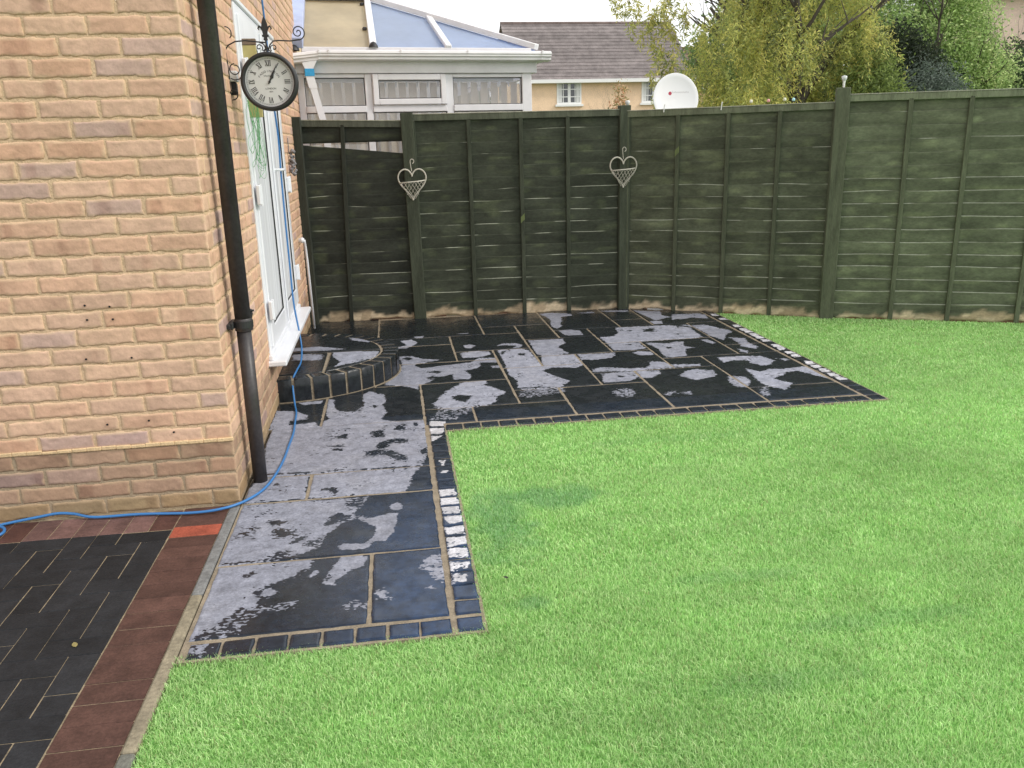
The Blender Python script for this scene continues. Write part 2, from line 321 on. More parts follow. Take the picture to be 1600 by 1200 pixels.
('-',0,[(1.877,6.604),(1.912,6.618),(1.884,6.554)]),
('-',0,[(2.206,6.410),(2.253,6.397),(2.229,6.357)]),
('-',4,[(1.697,6.132),(1.780,6.123),(1.754,6.097)]),
('+',1,[(1.884,6.147),(2.056,6.080),(2.112,6.130),(2.183,6.111),(2.138,5.955),(2.203,5.897),(2.121,5.879),(2.050,5.665),(1.895,5.649),(1.898,5.742),(1.922,5.930)]),
('-',0,[(2.001,5.970),(2.036,5.961),(2.013,5.907),(1.987,5.913)]),
('+',0,[(2.330,6.137),(2.391,6.143),(2.408,6.009),(2.370,5.985)]),
('+',1,[(1.280,7.523),(1.415,7.545),(1.575,7.439),(1.557,7.356),(1.451,7.328),(1.424,7.140),(1.378,7.018),(1.384,6.939),(1.320,6.829),(1.289,6.939),(1.336,7.220),(1.324,7.364)]),
('+',0,[(1.316,6.756),(1.414,6.779),(1.491,6.708),(1.485,6.543),(1.337,6.559)]),
('+',5,[(1.624,7.455),(1.794,7.497),(1.784,7.409)]),
('+',0,[(1.844,7.513),(2.128,7.492),(2.101,7.396),(1.930,7.445)]),
('+',0,[(2.162,7.452),(2.389,7.325),(2.347,7.161),(2.404,7.059),(2.336,7.022),(2.223,6.944),(2.195,7.175)]),
('+',0,[(2.165,6.933),(2.268,6.915),(2.243,6.805),(2.167,6.801)]),
('+',1,[(2.404,7.059),(2.572,7.126),(2.725,7.082),(2.688,6.896),(2.616,6.999),(2.450,6.935)]),
('+',2,[(2.356,6.697),(2.568,6.664),(2.629,6.546),(2.479,6.164),(2.447,6.262),(2.465,6.444),(2.438,6.598)]),
('+',4,[(1.826,5.160),(1.892,5.255),(1.984,5.297),(2.083,5.240),(2.079,5.145),(2.063,5.102),(1.897,5.036),(1.877,5.071)]),
('+',9,[(1.295,4.880),(1.345,4.937),(1.422,4.933),(1.426,4.836),(1.365,4.757),(1.314,4.795)]),
('+',8,[(1.598,4.768),(1.680,4.830),(1.668,4.792),(1.611,4.739)]),
('+',9,[(1.685,4.775),(1.770,4.795),(1.752,4.745)]),
('+',2,[(2.455,6.459),(2.598,6.563),(2.678,6.426),(2.680,6.342),(2.607,6.280),(2.501,6.074),(2.463,6.212)]),
('+',3,[(2.580,6.155),(2.685,6.101),(2.647,5.960),(2.661,5.812),(2.624,5.752),(2.551,5.841),(2.576,5.979)]),
('+',3,[(2.495,5.785),(2.538,5.705),(2.512,5.645),(2.480,5.698)]),
('+',3,[(2.243,5.561),(2.402,5.564),(2.565,5.522),(2.598,5.388),(2.520,5.286),(2.466,5.280),(2.407,5.355),(2.420,5.433),(2.326,5.456),(2.238,5.417)]),
('+',4,[(2.318,5.220),(2.387,5.127),(2.472,5.182),(2.553,5.162),(2.740,5.192),(2.743,4.967),(2.728,4.864),(2.674,4.984),(2.627,5.087),(2.548,5.088),(2.482,5.013),(2.384,4.948),(2.460,4.827),(2.355,4.688),(2.283,4.770),(2.269,4.906)]),
('+',4,[(2.132,5.080),(2.231,5.038),(2.218,4.919),(2.148,4.802),(2.089,4.816),(2.088,4.950)]),
('+',4,[(2.633,5.441),(2.718,5.399),(2.678,5.359)]),
('+',1,[(2.448,7.170),(2.699,7.133),(2.668,6.910),(2.526,7.015),(2.368,6.931)]),
('+',9,[(2.211,4.754),(2.258,4.776),(2.204,4.599),(2.164,4.609)]),
('s+',1,[(-0.795,6.003),(-0.585,6.000),(-0.397,5.875),(-0.519,5.857),(-0.778,5.899)]),
('s+',1,[(-0.483,5.823),(-0.159,5.749),(-0.179,5.602),(-0.293,5.473),(-0.445,5.382),(-0.410,5.502),(-0.474,5.677)]),
('s+',5,[(-0.758,5.821),(-0.544,5.742),(-0.553,5.583),(-0.738,5.629)]),
('s+',0,[(-0.391,6.245),(-0.319,6.226),(-0.221,6.089),(-0.244,6.058),(-0.364,6.154)]),
('w',3,[(2.765,6.996),(2.830,7.001),(2.830,7.076),(2.780,7.086)]),
('w',3,[(2.765,6.801),(2.830,6.806),(2.830,6.881),(2.780,6.891)]),
('w',3,[(2.765,6.497),(2.830,6.502),(2.830,6.577),(2.780,6.587)]),
('w',3,[(2.765,6.355),(2.830,6.360),(2.830,6.435),(2.780,6.445)]),
('w',3,[(2.765,6.271),(2.830,6.276),(2.830,6.351),(2.780,6.361)]),
('w',3,[(2.765,6.158),(2.830,6.163),(2.830,6.238),(2.780,6.248)]),
('w',3,[(2.765,6.054),(2.830,6.059),(2.830,6.134),(2.780,6.144)]),
('w',3,[(2.765,5.936),(2.830,5.941),(2.830,6.016),(2.780,6.026)]),
('w',3,[(2.765,5.756),(2.830,5.761),(2.830,5.836),(2.780,5.846)]),
('w',3,[(2.765,5.669),(2.830,5.674),(2.830,5.749),(2.780,5.759)]),
('w',3,[(2.765,5.528),(2.830,5.533),(2.830,5.608),(2.780,5.618)]),
('w',3,[(2.765,5.429),(2.830,5.434),(2.830,5.509),(2.780,5.519)]),
('w',3,[(2.765,5.229),(2.830,5.234),(2.830,5.309),(2.780,5.319)]),
('w',3,[(2.765,5.125),(2.830,5.130),(2.830,5.205),(2.780,5.215)]),
('w',3,[(2.765,5.017),(2.830,5.022),(2.830,5.097),(2.780,5.107)]),
('w',3,[(2.765,4.905),(2.830,4.910),(2.830,4.985),(2.780,4.995)]),
('w',3,[(2.765,4.805),(2.830,4.810),(2.830,4.885),(2.780,4.895)]),
]
# ---------------------------------------------------------------- ground
g = MB(); g.box(-600, 600, -300, 900, -.6, -.12)
tag(g.build('ground', mat('earth', (.09, .12, .045), .95, var=.4, vscale=.8, fine=.3)), kind='structure')

# ---------------------------------------------------------------- patio with real slabs, joints and damp patches
X0, PX, Y0, PY = .105, .2925, 4.50, .285
YE = 7.62
gx = lambda i: X0+PX*i
def gy(j): return YE if j == 'E' else Y0+PY*j
slabs = [(-.745, -.166, 2.467, 2.975), (-.166, .105, 2.467, 2.975), (-.75, .105, 2.975, 3.56), (-.755, -.47, 3.56, 3.865), (-.47, .105, 3.56, 3.865),
         (-.76, .105, 3.865, 4.60), (-.79, -.487, 4.60, 5.17), (-.487, .105, 4.60, 5.355), (-.80, -.1875, 5.17, 6.78)]
for (i0, i1, j0, j1) in [(0, 1, 0, 1), (1, 3, 0, 1), (0, 2, 1, 3), (2, 3, 1, 2), (3, 5, 0, 2), (5, 7, 0, 3), (7, 9, 0, 1), (7, 9, 1, 4), (2, 4, 2, 4), (4, 5, 2, 3),
        (4, 6, 3, 5), (6, 7, 3, 4), (2, 3, 4, 6), (3, 4, 4, 5), (3, 5, 5, 7), (4, 5, 7, 8), (5, 6, 5, 6), (6, 8, 4, 6), (8, 9, 4, 5), (8, 9, 5, 7), (5, 8, 6, 8), (8, 9, 7, 8),
        (-1, 2, 3, 5), (-1, 1, 5, 7), (1, 2, 5, 6), (1, 3, 6, 8), (-1, 1, 7, 8), (-1, 2, 8, 'E'), (2, 3, 8, 9), (3, 4, 7, 9), (2, 4, 9, 'E'),
        (4, 6, 8, 'E'), (6, 7, 8, 9), (6, 7, 9, 'E'), (7, 9, 8, 'E')]:
    slabs.append((gx(i0), gx(i1), gy(j0), gy(j1)))
slabs.append((-.815, gx(-1), 6.78, 7.70))
setts = []
for k in range(21): setts.append((.118, .212, 2.467+.0985*k, 2.467+.0985*(k+1)))
for k in range(10):
    x1 = .105-.1045*k; x0 = max(x1-.1045, -.752)
    if x1-x0 > .03: setts.append((x0, x1, 2.365, 2.455))
setts.append((.118, .212, 2.365, 2.455))
for k in range(25): 
    x0 = .212+.1015*k
    setts.append((x0, min(x0+.1015, 2.738), 4.385, 4.478))
setts.append((2.75, 2.845, 4.385, 4.478))
for k in range(28): setts.append((2.75, 2.845, 4.478+.099*k, 4.478+.099*(k+1)))

def patch_field(V, keys):
    """signed distance to the damp/dry outlines; positive = dry"""
    n = len(V); Fd = np.full(n, -.03); S = np.full(n, .2); W = np.zeros(n)
    def sdist(P, poly):
        d = np.full(len(P), 9.); ins = np.zeros(len(P), bool); m = len(poly)
        for i in range(m):
            a = np.array(poly[i]); b = np.array(poly[(i+1) % m]); e = b-a; L = max(e@e, 1e-9)
            t = np.clip(((P-a)@e)/L, 0, 1); q = a+t[:, None]*e; d = np.minimum(d, np.hypot(*(P-q).T))
            c = ((a[1] > P[:, 1]) != (b[1] > P[:, 1]))
            with np.errstate(divide='ignore', invalid='ignore'):
                xx = e[0]*(P[:, 1]-a[1])/(e[1] if abs(e[1]) > 1e-9 else 1e-9)+a[0]
            ins ^= c & (P[:, 0] < xx)
        return np.where(ins, d, -d)
    for k, s, poly in PATCHES:
        if k not in keys: continue
        A = np.array(poly); lo = A.min(0)-.04; hi = A.max(0)+.04
        ix = np.where((V[:, 0] > lo[0]) & (V[:, 0] < hi[0]) & (V[:, 1] > lo[1]) & (V[:, 1] < hi[1]))[0]
        if not len(ix): continue
        sd = np.clip(sdist(V[ix, :2], poly), -.03, .03); sp = s/9.
        if '-' in k:
            new = np.maximum(-sd, -.013 if sp > .45 else -.03); hit = new < Fd[ix]
            Fd[ix[hit]] = new[hit]; S[ix[hit]] = np.maximum(S[ix[hit]], .25+sp*.75)
        elif k == 'w2':
            new = np.minimum(sd, -.004); hit = new > Fd[ix]
            Fd[ix[hit]] = new[hit]; S[ix[hit]] = 1.0
        else:
            new = np.minimum(sd, .004) if sp > .7 else (np.minimum(sd, .012) if sp > .45 else sd); hit = new > Fd[ix]
            Fd[ix[hit]] = new[hit]; S[ix[hit]] = .2+sp*.8
            if k == 'w': S[ix[hit]] *= .45; W[ix[hit & (sd > -.008)]] = 1
    return Fd, S, W

def paving_material(name, wetcol=(.014, .017, .021), drycol=(.25, .26, .31)):
    m = bpy.data.materials.new(name); m.use_nodes = True; n = m.node_tree; N = n.nodes; L = n.links; b = N['Principled BSDF']
    def att(nm): a = N.new('ShaderNodeAttribute'); a.attribute_name = nm; return a
    geo = N.new('ShaderNodeTexCoord')
    def noise(sc, det=4, ro=.6, st=None):
        t = N.new('ShaderNodeTexNoise'); t.inputs['Scale'].default_value = sc; t.inputs['Detail'].default_value = det; t.inputs['Roughness'].default_value = ro
        L.new(geo.outputs['Object'], t.inputs['Vector']); return t.outputs['Fac']
    def math_(op, a, bb, c=None):
        t = N.new('ShaderNodeMath'); t.operation = op
        for i, v in enumerate((a, bb, c)):
            if v is None: continue
            if isinstance(v, (int, float)): t.inputs[i].default_value = v
            else: L.new(v, t.inputs[i])
        return t.outputs[0]
    def mr(v, a, b2, c, d2):
        t = N.new('ShaderNodeMapRange'); t.inputs[1].default_value = a; t.inputs[2].default_value = b2; t.inputs[3].default_value = c; t.inputs[4].default_value = d2
        L.new(v, t.inputs[0]); return t.outputs[0]
    def mixc(f, a, b2):
        t = N.new('ShaderNodeMix'); t.data_type = 'RGBA'
        if isinstance(f, (int, float)): t.inputs[0].default_value = f
        else: L.new(f, t.inputs[0])
        for i, v in ((6, a), (7, b2)):
            if isinstance(v, tuple): t.inputs[i].default_value = (*v, 1)
            else: L.new(v, t.inputs[i])
        return t.outputs[2]
    fd = att('dry').outputs['Fac']; sp = att('speck').outputs['Fac']; wh = att('white').outputs['Fac']; tone = att('tone').outputs['Fac']
    mpp = N.new('ShaderNodeMapping'); mpp.inputs['Scale'].default_value = (.62, 1, 1); mpp.inputs['Rotation'].default_value = (0, 0, .25); L.new(geo.outputs['Object'], mpp.inputs['Vector'])
    def noise2(sc, det, ro):
        t = N.new('ShaderNodeTexNoise'); t.inputs['Scale'].default_value = sc; t.inputs['Detail'].default_value = det; t.inputs['Roughness'].default_value = ro; L.new(mpp.outputs[0], t.inputs['Vector']); return t.outputs['Fac']
    fine = math_('SUBTRACT', noise2(88, 1, .5), .5); mid = math_('SUBTRACT', noise(24, 4, .6), .5)
    v = math_('ADD', fd, math_('MULTIPLY', fine, math_('MULTIPLY', sp, .095)))
    v = math_('ADD', v, math_('MULTIPLY', mid, .034))
    holes = math_('MULTIPLY', mr(noise(5.5, 3), .52, .62, 0, 1), mr(noise2(80, 1, .5), .60, .63, 0, .05))
    v = math_('SUBTRACT', v, holes)
    dry = mr(v, -.0022, .0022, 0, 1)
    mott = mr(noise(17, 8, .78), .32, .68, .62, 1.4); fin = mr(noise(110, 4, .7), .3, .7, .72, 1.28)
    dv = N.new('ShaderNodeVectorMath'); dv.operation = 'SCALE'
    dc = mixc(wh, drycol, (.50, .495, .52)); dc = mixc(mr(noise(5, 4, .6), .5, .7, 0, .35), dc, (.33, .33, .36))
    L.new(dc, dv.inputs[0]); L.new(math_('MULTIPLY', math_('MULTIPLY', mott, fin), tone), dv.inputs['Scale'])
    wv = N.new('ShaderNodeVectorMath'); wv.operation = 'SCALE'
    wc = mixc(math_('MULTIPLY', att('blue').outputs['Fac'], mr(noise(4, 4, .6), .35, .6, .35, 1)), mixc(mr(noise(3, 4, .6), .45, .7, 0, .6), wetcol, (.022, .027, .027)), (.016, .034, .075))  # near wet slabs tinted blue: the sky's reflection painted into the base colour
    L.new(wc, wv.inputs[0]); L.new(math_('MULTIPLY', mr(noise(30, 5, .7), .3, .7, .6, 1.5), tone), wv.inputs['Scale'])
    L.new(mixc(dry, wv.outputs[0], dv.outputs[0]), b.inputs['Base Color'])
    rw = mr(noise(10, 4), .35, .65, .16, .36)
    L.new(mixc(dry, rw, (.75, .75, .75)), b.inputs['Roughness'])
    b.inputs['Specular IOR Level'].default_value = .32
    bp = N.new('ShaderNodeBump'); bp.inputs['Strength'].default_value = 1
    L.new(mr(dry, 0, 1, .0006, .0025), bp.inputs['Distance'])
    L.new(math_('ADD', noise(22, 6, .65), math_('MULTIPLY', noise(130, 3), .25)), bp.inputs['Height']); L.new(bp.outputs['Normal'], b.inputs['Normal'])
    return m
M_slab = paving_material('limestone_slab')
M_joint = mat('sandy_pointing', (.25, .205, .145), .85, var=.3, vscale=18, bump=.003, bscale=90, fine=.3)

def slab_grid(x0, x1, y0, y1, top, step, V, Q, tone, tilt, gap=.007, b=.004, thick=.03):
    """a slab top as a fine grid with riven edge and small chamfer"""
    x0 += gap; x1 -= gap; y0 += gap; y1 -= gap
    nx = max(2, int((x1-x0)/step)); ny = max(2, int((y1-y0)/step))
    xs = np.concatenate([[x0, x0], np.linspace(x0+b, x1-b, nx+1), [x1, x1]]); ys = np.concatenate([[y0, y0], np.linspace(y0+b, y1-b, ny+1), [y1, y1]])
    Xg, Yg = np.meshgrid(xs, ys)
    Zg = np.full_like(Xg, 0.); m, n = Xg.shape
    Zg += (Xg-(x0+x1)/2)*tilt[0]+(Yg-(y0+y1)/2)*tilt[1]
    Zg += (vnoise(Xg*9+3, Yg*9, 5)-.5)*.002
    ed = np.zeros_like(Xg, int); ed[:, [1, -2]] = 1; ed[[1, -2], :] = 1
    Zg = np.where(ed == 1, Zg-b*.7, Zg); out = np.zeros_like(ed); out[:, [0, -1]] = 1; out[[0, -1], :] = 1
    # riven edges: in-out wobble on the border rows
    wob = (vnoise(Xg*28, Yg*28, 9)-.5)*.006
    e = (ed == 1) | (out == 1)
    cx, cy = (x0+x1)/2, (y0+y1)/2
    Xg = np.where(e & ((np.abs(Xg-x0) < 1e-6) | (np.abs(Xg-x1) < 1e-6)), Xg+wob*np.sign(Xg-cx), Xg)
    Yg = np.where(e & ((np.abs(Yg-y0) < 1e-6) | (np.abs(Yg-y1) < 1e-6)), Yg+wob*np.sign(Yg-cy), Yg)
    Zg = np.where(out == 1, -thick, Zg)+top
    base = sum(len(a) for a in V); V.append(np.stack([Xg.ravel(), Yg.ravel(), Zg.ravel()], 1))
    I = np.arange(m*n).reshape(m, n)+base
    Q.append(np.stack([I[:-1, :-1].ravel(), I[:-1, 1:].ravel(), I[1:, 1:].ravel(), I[1:, :-1].ravel()], 1))
    tone.append(np.full(m*n, rnd.uniform(.86, 1.14)))
V, Q, T = [], [], []
for s_ in slabs:
    st = .008 if s_[3] < 5.4 else .011
    slab_grid(*s_, .004+rnd.uniform(-.001, .0015), st, V, Q, T, (rnd.uniform(-.003, .003), rnd.uniform(-.003, .003)))
ns = sum(len(a) for a in V)
for s_ in setts:
    slab_grid(*s_, .0062+rnd.uniform(-.001, .0015), .008, V, Q, T, (rnd.uniform(-.015, .015), rnd.uniform(-.015, .015)), gap=.0052, b=.004)
Va = np.concatenate(V); Fd, S, W = patch_field(Va, ('+', '-', 'w', 'w2'))
# keep damp further than the joints
Ta = np.concatenate(T)
patio = np_mesh('patio', Va, np.concatenate(Q), np.ones((len(Va), 3)), [M_slab], smooth=True, attrs=dict(dry=Fd, speck=S, white=W, tone=Ta, blue=np.clip((3.9-Va[:, 1])*1.2, 0, 1)*np.clip((Va[:, 0]+.35)*3, 0, 1)+.25*(Va[:, 1] < 4.7)))  # blue: mask for the painted sky reflection on the near slabs
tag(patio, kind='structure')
jb = MB()
jb.box(-.752, .218, 2.358, 4.6, -.12, .0002); jb.box(-.83, 2.853, 4.6, 7.72, -.12, .0009); jb.box(.218, 2.853, 4.378, 4.6, -.12, .0007)
tag(jb.build('mortar_bed', M_joint), kind='structure')

# ---------------------------------------------------------------- kerb and block paving
k = MB(); yy = .2
for y0, y1, c in ((-1.2, 1.05, (.2, .19, .15)), (1.05, 1.96, (.12, .12, .1)), (1.96, 2.775, (.24, .205, .14)), (2.775, 3.56, (.17, .17, .165))):
    k.col = c; k.bbox(-.798, -.757, y0+.002, y1-.002, -.12, .006, .006)
tag(k.build('kerb', mat('concrete_edging', (1, 1, 1), .85, var=.35, vscale=9, bump=.003, bscale=90, usecol=True, fine=.3)), kind='structure')
p = MB()
def paver(x0, x1, y0, y1, c, gx_=.0015, gy_=.0009):
    f = rnd.uniform(.8, 1.2); p.col = tuple(v*f for v in c); t = rnd.uniform(-.0015, .0015)
    p.bbox(x0+gx_, x1-gx_, y0+gy_, y1-gy_, -.06, t, .0022)
y = -1.25; k_ = 0
while y < 3.5:
    c = (.088, .045, .035)
    if 3.20 < y < 3.31: c = (.30, .075, .045)
    paver(-.998, -.80, y, y+.0985, c, gy_=.0013 if rnd.random() < .6 else .002); y += .0985; k_ += 1
ytop = y
x = -1.0
while x > -4.2:
    c = (.08, .038, .03)
    if -1.52 < x < -1.05: c = (.15, .085, .075)
    paver(x-.1, x, 3.365, 3.562, c); x -= .1
# herringbone field of charcoal blocks
cells = {}
for iy in range(0, 46):
    for ix in range(0, 33):
        # 90 degree herringbone on a 100 mm grid
        s_ = (ix-iy) % 4
        if s_ == 0: cells[(ix, iy)] = ('h', 0)
        elif s_ == 1: cells[(ix, iy)] = ('h', 1)
        elif s_ == 2: cells[(ix, iy)] = ('v', 1)
        else: cells[(ix, iy)] = ('v', 0)
ox, oy = -1.0, 3.362
seen = set()
for (ix, iy), (o_, q) in cells.items():
    X = ox-.1*(ix+1); Yb = oy-.1*(iy+1)
    if Yb < -1.2: continue
    c = (.019, .020, .0225)
    if o_ == 'h' and q == 0:
        x0_ = max(X-.1, -5); paver(X-.1, X+.1, Yb, Yb+.1, c)
    elif o_ == 'h' and q == 1 and ix == 0: paver(X, X+.1, Yb, Yb+.1, c)
    elif o_ == 'v' and q == 0: 
        paver(X, X+.1, Yb-.1, Yb+.1, c)
    elif o_ == 'v' and q == 1 and iy == 0: paver(X, X+.1, Yb, Yb+.1, c)
# blocks never reach under the red border
pv = p
tag(pv.build('block_paving', M_paver), kind='structure')
sb = MB(); sb.box(-4.4, -.8, -1.2, 3.59, -.12, -.0028); tag(sb.build('jointing_sand', M_sand), kind='structure')

# ---------------------------------------------------------------- artificial turf
ts = MB(); ts.box(-.755, 12, -1.2, 2.36, -.12, -.012); ts.box(.215, 12, 2.36, 4.38, -.12, -.0125); ts.box(2.85, 12, 4.38, 7.6, -.12, -.013)
tag(ts.build('turf_backing', mat('turf_thatch', (.20, .42, .10), .9, var=.5, vscale=60, bump=.01, bscale=120, fine=.4)), kind='structure')
rs = np.random.RandomState(3)
def turf():
    P = []; Wd = []
    bands = [(1.35, 2.0, 56000, .0020), (2.0, 2.7, 52000, .0021), (2.7, 3.6, 34000, .0027), (3.6, 4.8, 19000, .0035), (4.8, 6.1, 13000, .0045), (6.1, 7.6, 10000, .0055)]
    for y0, y1, dens, wd in bands:
        xa, xb = -.76, min(7., 1.05*y1+1.3)
        n = int((xb-xa)*(y1-y0)*dens); q = np.stack([rs.uniform(xa, xb, n), rs.uniform(y0, y1, n)], 1); P.append(q); Wd.append(np.full(n, wd))
    P = np.concatenate(P); Wd = np.concatenate(Wd)
    jx = (vnoise(P[:, 0]*20, P[:, 1]*20, 3)-.5)*.012
    ok = (P[:, 1] < 2.386+jx) | ((P[:, 0] > .197+jx) & (P[:, 1] < 4.412+jx)) | (P[:, 0] > 2.828+jx)
    # stop at the fence line
    fy = np.where(P[:, 0] < 3.69, 7.6-(P[:, 0]-2.08)*.88/1.61, 6.72-(P[:, 0]-3.69)*.62/1.41)-.03
    ok &= P[:, 1] < fy
    P = P[ok]; Wd = Wd[ok]; n = len(P)
    th = vnoise(P[:, 0]*2.2, P[:, 1]*5, 11)*2.4+vnoise(P[:, 0]*12, P[:, 1]*18, 12)*2.6-.6+rs.normal(0, 1.5, n)
    lean = np.clip(rs.normal(.55, .3, n), .05, 1.3)*(0.7+.6*vnoise(P[:, 0]*7, P[:, 1]*12, 14)); H = rs.uniform(.013, .023, n)*(.85+.3*vnoise(P[:, 0]*5, P[:, 1]*8, 15))
    dx, dy = np.cos(th), np.sin(th); a = rs.uniform(0, math.pi, n); wx, wy = np.cos(a)*Wd*.5, np.sin(a)*Wd*.5
    z0 = -.012
    base = np.stack([P[:, 0], P[:, 1], np.full(n, z0)], 1)
    mid = base+np.stack([dx*lean*H*.35, dy*lean*H*.35, H*.6], 1)
    tip = base+np.stack([dx*lean*H, dy*lean*H, H*np.clip(1-.25*lean, .4, 1)], 1)
    w3 = np.stack([wx, wy, np.zeros(n)], 1)
    V = np.stack([base-w3, base+w3, mid+w3*.9, mid-w3*.9, tip], 1).reshape(-1, 3)
    I = np.arange(n)*5
    Q = np.stack([I, I+1, I+2, I+3], 1); Tt = np.stack([I+3, I+2, I+4], 1)
    c1 = np.array([.46, .71, .265]); c2 = np.array([.335, .61, .195]); c3 = np.array([.60, .80, .37]); c4 = np.array([.45, .48, .22])
    r = rs.rand(n); col = np.where((r < .5)[:, None], c1, np.where((r < .78)[:, None], c2, np.where((r < .965)[:, None], c3, c4)))
    col = col*(rs.uniform(.8, 1.2, n)*(.80+.22*vnoise(P[:, 0]*1.3, P[:, 1]*1.7, 21)+.16*vnoise(P[:, 0]*8, P[:, 1]*15, 22)))[:, None]
    # damp bluish smears in the pile
    damp = np.zeros(n)
    for (cx, cy, rx, ry, s) in ((.38, 3.2, .14, .34, .8), (.60, 3.38, .28, .12, .8), (.30, 2.88, .07, .07, .5), (.37, 2.50, .07, .05, .6), (1.1, 2.55, .3, .04, .3), (1.5, 2.2, .35, .05, .35), (1.0, 1.95, .3, .05, .3), (1.4, 4.0, .6, .05, .25)):
        dd = ((P[:, 0]-cx)/rx)**2+((P[:, 1]-cy)/ry)**2+(vnoise(P[:, 0]*18, P[:, 1]*18, 5)-.5)*1.2
        damp = np.maximum(damp, np.clip(1.3-dd, 0, 1)*s)
    col = col*(1-damp[:, None]*.62)+np.array([.17, .40, .20])*damp[:, None]*.62
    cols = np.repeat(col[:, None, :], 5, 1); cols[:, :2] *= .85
    return V, Q, Tt, cols.reshape(-1, 3)
V, Qd, Tt, cc = turf()
M_turf = mat('turf_fibre', (1, 1, 1), .5, usecol=True, spec=.3)
add_translucent(M_turf, .25)
tb = M_turf.node_tree.nodes['Principled BSDF']; tb.inputs['Sheen Weight'].default_value = .0
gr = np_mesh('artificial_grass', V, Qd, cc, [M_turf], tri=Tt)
tag(gr, 'bright green artificial grass pile covering the lawn around the slab patio', 'artificial grass', kind='stuff')
# ---------------------------------------------------------------- our house
ANG = R(.6)
house = empty('brick_house', (-.765, 3.594, 0), ANG)
tag(house, 'peach brick house corner with white patio doors and a dark downpipe', 'house')
DY0, DY1, DZ0, DZ1 = 1.345, 3.055, .335, 2.29       # door opening on the side wall, local y
WALL_L = 5.15                                       # side wall length seen
def brick_wall(mapf, length, height, first_half, seed, zsplit, hole=None, hi=True):
    rr = np.random.RandomState(seed); Vs, Qs, Cs = [], [], []; base = 0
    P1 = np.array([.615, .405, .288]); tones = [P1, P1*[1.02, .97, .93], P1*[.93, .90, .88], P1*[.88, .92, 1.05], P1*[.98, .91, .85], P1*[1.05, 1.05, 1.02], P1*[.82, .86, 1.05]]
    pr = [.3, .2, .12, .1, .1, .12, .06]
    nrow = int(height/.075)
    for r in range(nrow):
        z0 = r*.075; u = 0; k = 0
        while u < length:
            L = .1025+.01 if (k == 0 and (r % 2 == 0) == first_half) else .225
            L0 = L; u1 = min(u+L, length); k += 1
            a0, a1 = u+(0 if u == 0 else .0045), u1-.0055
            zz0, zz1 = z0+.005, z0+.07
            zz0 += rr.uniform(-.0015, .0015); zz1 += rr.uniform(-.0015, .0015)
            segs = [(a0, a1)]
            if hole:
                if zz1 > hole[2] and zz0 < hole[3]:
                    if a0 < hole[0] < a1: segs = [(a0, hole[0]-.002)]
                    elif a0 < hole[1] < a1: segs = [(hole[1]+.002, a1)]
                    elif a0 >= hole[0] and a1 <= hole[1]: segs = []
            u = u1
            tone = tones[rr.choice(7, p=pr)]*rr.uniform(.94, 1.06)
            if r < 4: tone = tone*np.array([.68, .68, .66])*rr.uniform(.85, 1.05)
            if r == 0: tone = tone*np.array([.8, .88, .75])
            for s0, s1 in segs:
                if s1-s0 < .02: continue
                fine = hi and z0 < 2.6
                nx = max(3, int((s1-s0)/(.009 if fine else .05))); nz = 8 if fine else 3
                uu = np.concatenate([[s0, s0], np.linspace(s0+.005, s1-.005, nx), [s1, s1]]); vv = np.concatenate([[zz0, zz0], np.linspace(zz0+.005, zz1-.005, nz), [zz1, zz1]])
                U, Vv = np.meshgrid(uu, vv); m, n = U.shape
                D = np.full_like(U, .0038); D[:, [1, -2]] = .0009; D[[1, -2], :] = .0009; D[:, [0, -1]] = -.004; D[[0, -1], :] = -.004
                if u1 >= 0 and s0 == 0: D[1:-1, :3] = np.minimum(D[1:-1, 3:4], .0045)
                D[2:-2, 2:-2] += (vnoise(U[2:-2, 2:-2]*60, Vv[2:-2, 2:-2]*60+r*7, seed)-.5)*.0035
                wob = (vnoise(U*26+5, Vv*26+r*3.3, seed+1)-.5)*.008+(vnoise(U*90+5, Vv*90+r*3.3, seed+2)-.5)*.005
                top = np.zeros_like(U); top[[0, 1, 2], :] = -1; top[[-1, -2, -3], :] = 1; side = np.zeros_like(U); side[:, [0, 1, 2]] = -1; side[:, [-1, -2, -3]] = 1
                if s0 == 0: side[:, :3] = 0
                Vv = Vv+wob*top; U = U+wob*side
                pts = mapf(U.ravel(), Vv.ravel(), D.ravel()); Vs.append(pts)
                I = np.arange(m*n).reshape(m, n)+base; base += m*n
                q = np.stack([I[:-1, :-1].ravel(), I[:-1, 1:].ravel(), I[1:, 1:].ravel(), I[1:, :-1].ravel()], 1); Qs.append(q)
                # banding inside the brick face
                band = vnoise(U.ravel()*14, np.full(U.size, r*5.1+k*3.7), seed+4); bl = vnoise(U.ravel()*30, Vv.ravel()*40, seed+6)
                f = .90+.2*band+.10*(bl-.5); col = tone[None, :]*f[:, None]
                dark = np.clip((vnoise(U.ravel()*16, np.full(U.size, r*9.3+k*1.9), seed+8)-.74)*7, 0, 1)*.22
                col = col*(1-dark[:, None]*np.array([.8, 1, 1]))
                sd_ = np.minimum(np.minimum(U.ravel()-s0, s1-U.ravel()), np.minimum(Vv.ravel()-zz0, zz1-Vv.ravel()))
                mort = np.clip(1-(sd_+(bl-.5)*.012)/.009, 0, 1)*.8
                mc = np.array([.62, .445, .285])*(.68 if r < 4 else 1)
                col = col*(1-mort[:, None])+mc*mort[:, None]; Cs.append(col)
    return np.concatenate(Vs), np.concatenate(Qs), np.concatenate(Cs)
H_W = 5.25
fmap = lambda u, v, d: np.stack([-u+.0, -d, v], 1)
smap = lambda u, v, d: np.stack([d, u, v], 1)
def flip(Q): return Q[:, ::-1]
Vf, Qf, Cf = brick_wall(fmap, 3.6, H_W, True, 11, 2.6)
